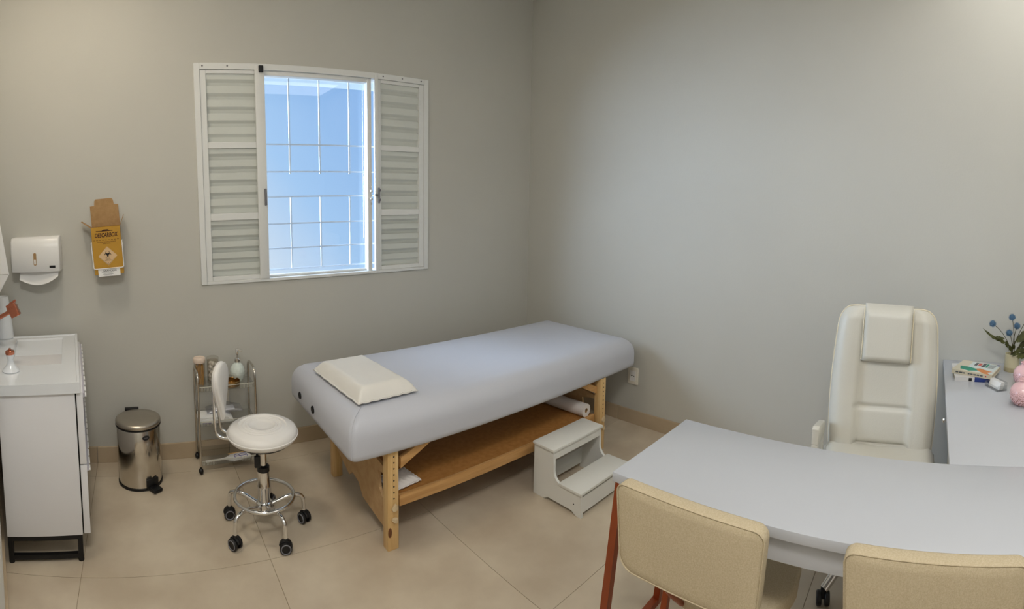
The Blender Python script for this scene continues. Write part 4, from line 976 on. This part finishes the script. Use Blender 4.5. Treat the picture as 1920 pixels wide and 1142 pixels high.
# ------------------------------------------------------------------ visitor chairs
def panel_back(w_, h0, h1, th):
    def o(u, v, d):
        s = 2*u-1; cor = 0.0
        y = s*w_/2; z = h0+v*(h1-h0)
        return (d, y, z)
    return o
def visitor(label, loc, rz):
    t = thing('visitor_chair', label, 'chair', loc, rz, 'beige visitor chairs with copper frames')
    # local: faces +x, origin on the floor below the back
    pts = []
    hw_, zc, z0_, z1_ = 0.197, 0.708, 0.594, 0.822
    for (sx, zz, r, a) in ((1, z1_, 0.026, 0), (-1, z1_, 0.026, PI/2), (-1, z0_, 0.040, PI), (1, z0_, 0.040, 1.5*PI)):
        hb_ = hw_ if zz > zc else hw_-0.010
        for i in range(7):
            t_ = a+PI/2*i/6; pts.append((sx*(hb_-r)+r*math.cos(t_), zz+(-r if zz > zc else r)+r*math.sin(t_)))
    def bend(x, y, z): return (x-0.012*(1-(y/0.2)**2)+0.04*(zc-z), y, z)
    b = MB(); rr = []
    for k, x in ((0.80, -0.002), (0.95, -0.001), (0.99, 0.001), (1.0, 0.005), (1.0, 0.032), (0.985, 0.038), (0.94, 0.041), (0.80, 0.042)):
        rr.append([b.bm.verts.new(bend(x, q[0]*k, zc+(q[1]-zc)*k)) for q in pts])
    n = len(rr[0])
    for A, B_ in zip(rr[:-1], rr[1:]):
        for q in range(n): b.bm.faces.new((A[q], A[(q+1) % n], B_[(q+1) % n], B_[q]))
    b.bm.faces.new(rr[0][::-1]); b.bm.faces.new(rr[-1]); bmesh.ops.recalc_face_normals(b.bm, faces=b.bm.faces[:])
    bo = b.obj('backrest', 'linen', t, 60)
    MB().tube([bend(0.0, q[0]*0.992, zc+(q[1]-zc)*0.992) for q in pts], 0.0022, 6, closed=True).obj('piping', 'linen', bo, 60)
    sp_ = [(0.352+0.195*math.cos(a_), 0.195*math.sin(a_)) for a_ in [PI/2+PI*i/20 for i in range(21)]]+[(0.46, -0.180), (0.50, -0.150), (0.515, -0.10), (0.515, 0.10), (0.50, 0.150), (0.46, 0.180)]
    b = MB(); rr = []
    for k, z in ((0.94, 0.400), (1.0, 0.408), (1.0, 0.438), (0.985, 0.447), (0.93, 0.452), (0.75, 0.454)):
        rr.append([b.bm.verts.new((0.335+(p[0]-0.335)*k, p[1]*k, z)) for p in sp_])
    n = len(rr[0])
    for A, B_ in zip(rr[:-1], rr[1:]):
        for q in range(n): b.bm.faces.new((A[q], A[(q+1) % n], B_[(q+1) % n], B_[q]))
    b.bm.faces.new(rr[0][::-1]); b.bm.faces.new(rr[-1]); bmesh.ops.recalc_face_normals(b.bm, faces=b.bm.faces[:])
    b.obj('seat', 'linen', t, 60)
    for s in (-1, 1):
        MB().tube(fillet([(0.048, s*0.075, 0.68), (0.052, s*0.075, 0.55), (0.20, s*0.09, 0.392), (0.34, s*0.12, 0.390)], 0.05), 0.008, 8).obj('back_post', 'copper', t, 60)
        MB().tube([(0.235, s*0.165, 0.398), (0.195, s*0.195, 0.0)], 0.0095, square=True).obj('leg', 'copper', t, 0)
        MB().tube([(0.402, s*0.148, 0.398), (0.408, s*0.150, 0.0)], 0.0095, square=True).obj('leg', 'copper', t, 0)
        MB().tube([(0.225, s*0.160, 0.390), (0.42, s*0.150, 0.390)], 0.0085, square=True).obj('seat_rail', 'copper', t, 0)
    return t
visitor('beige linen visitor chair nearest the white step stool', (-1.852, -2.441, 0), 0)
visitor('second beige linen visitor chair, the one farther from the white step stool', (-1.848, -3.008, 0), 0)
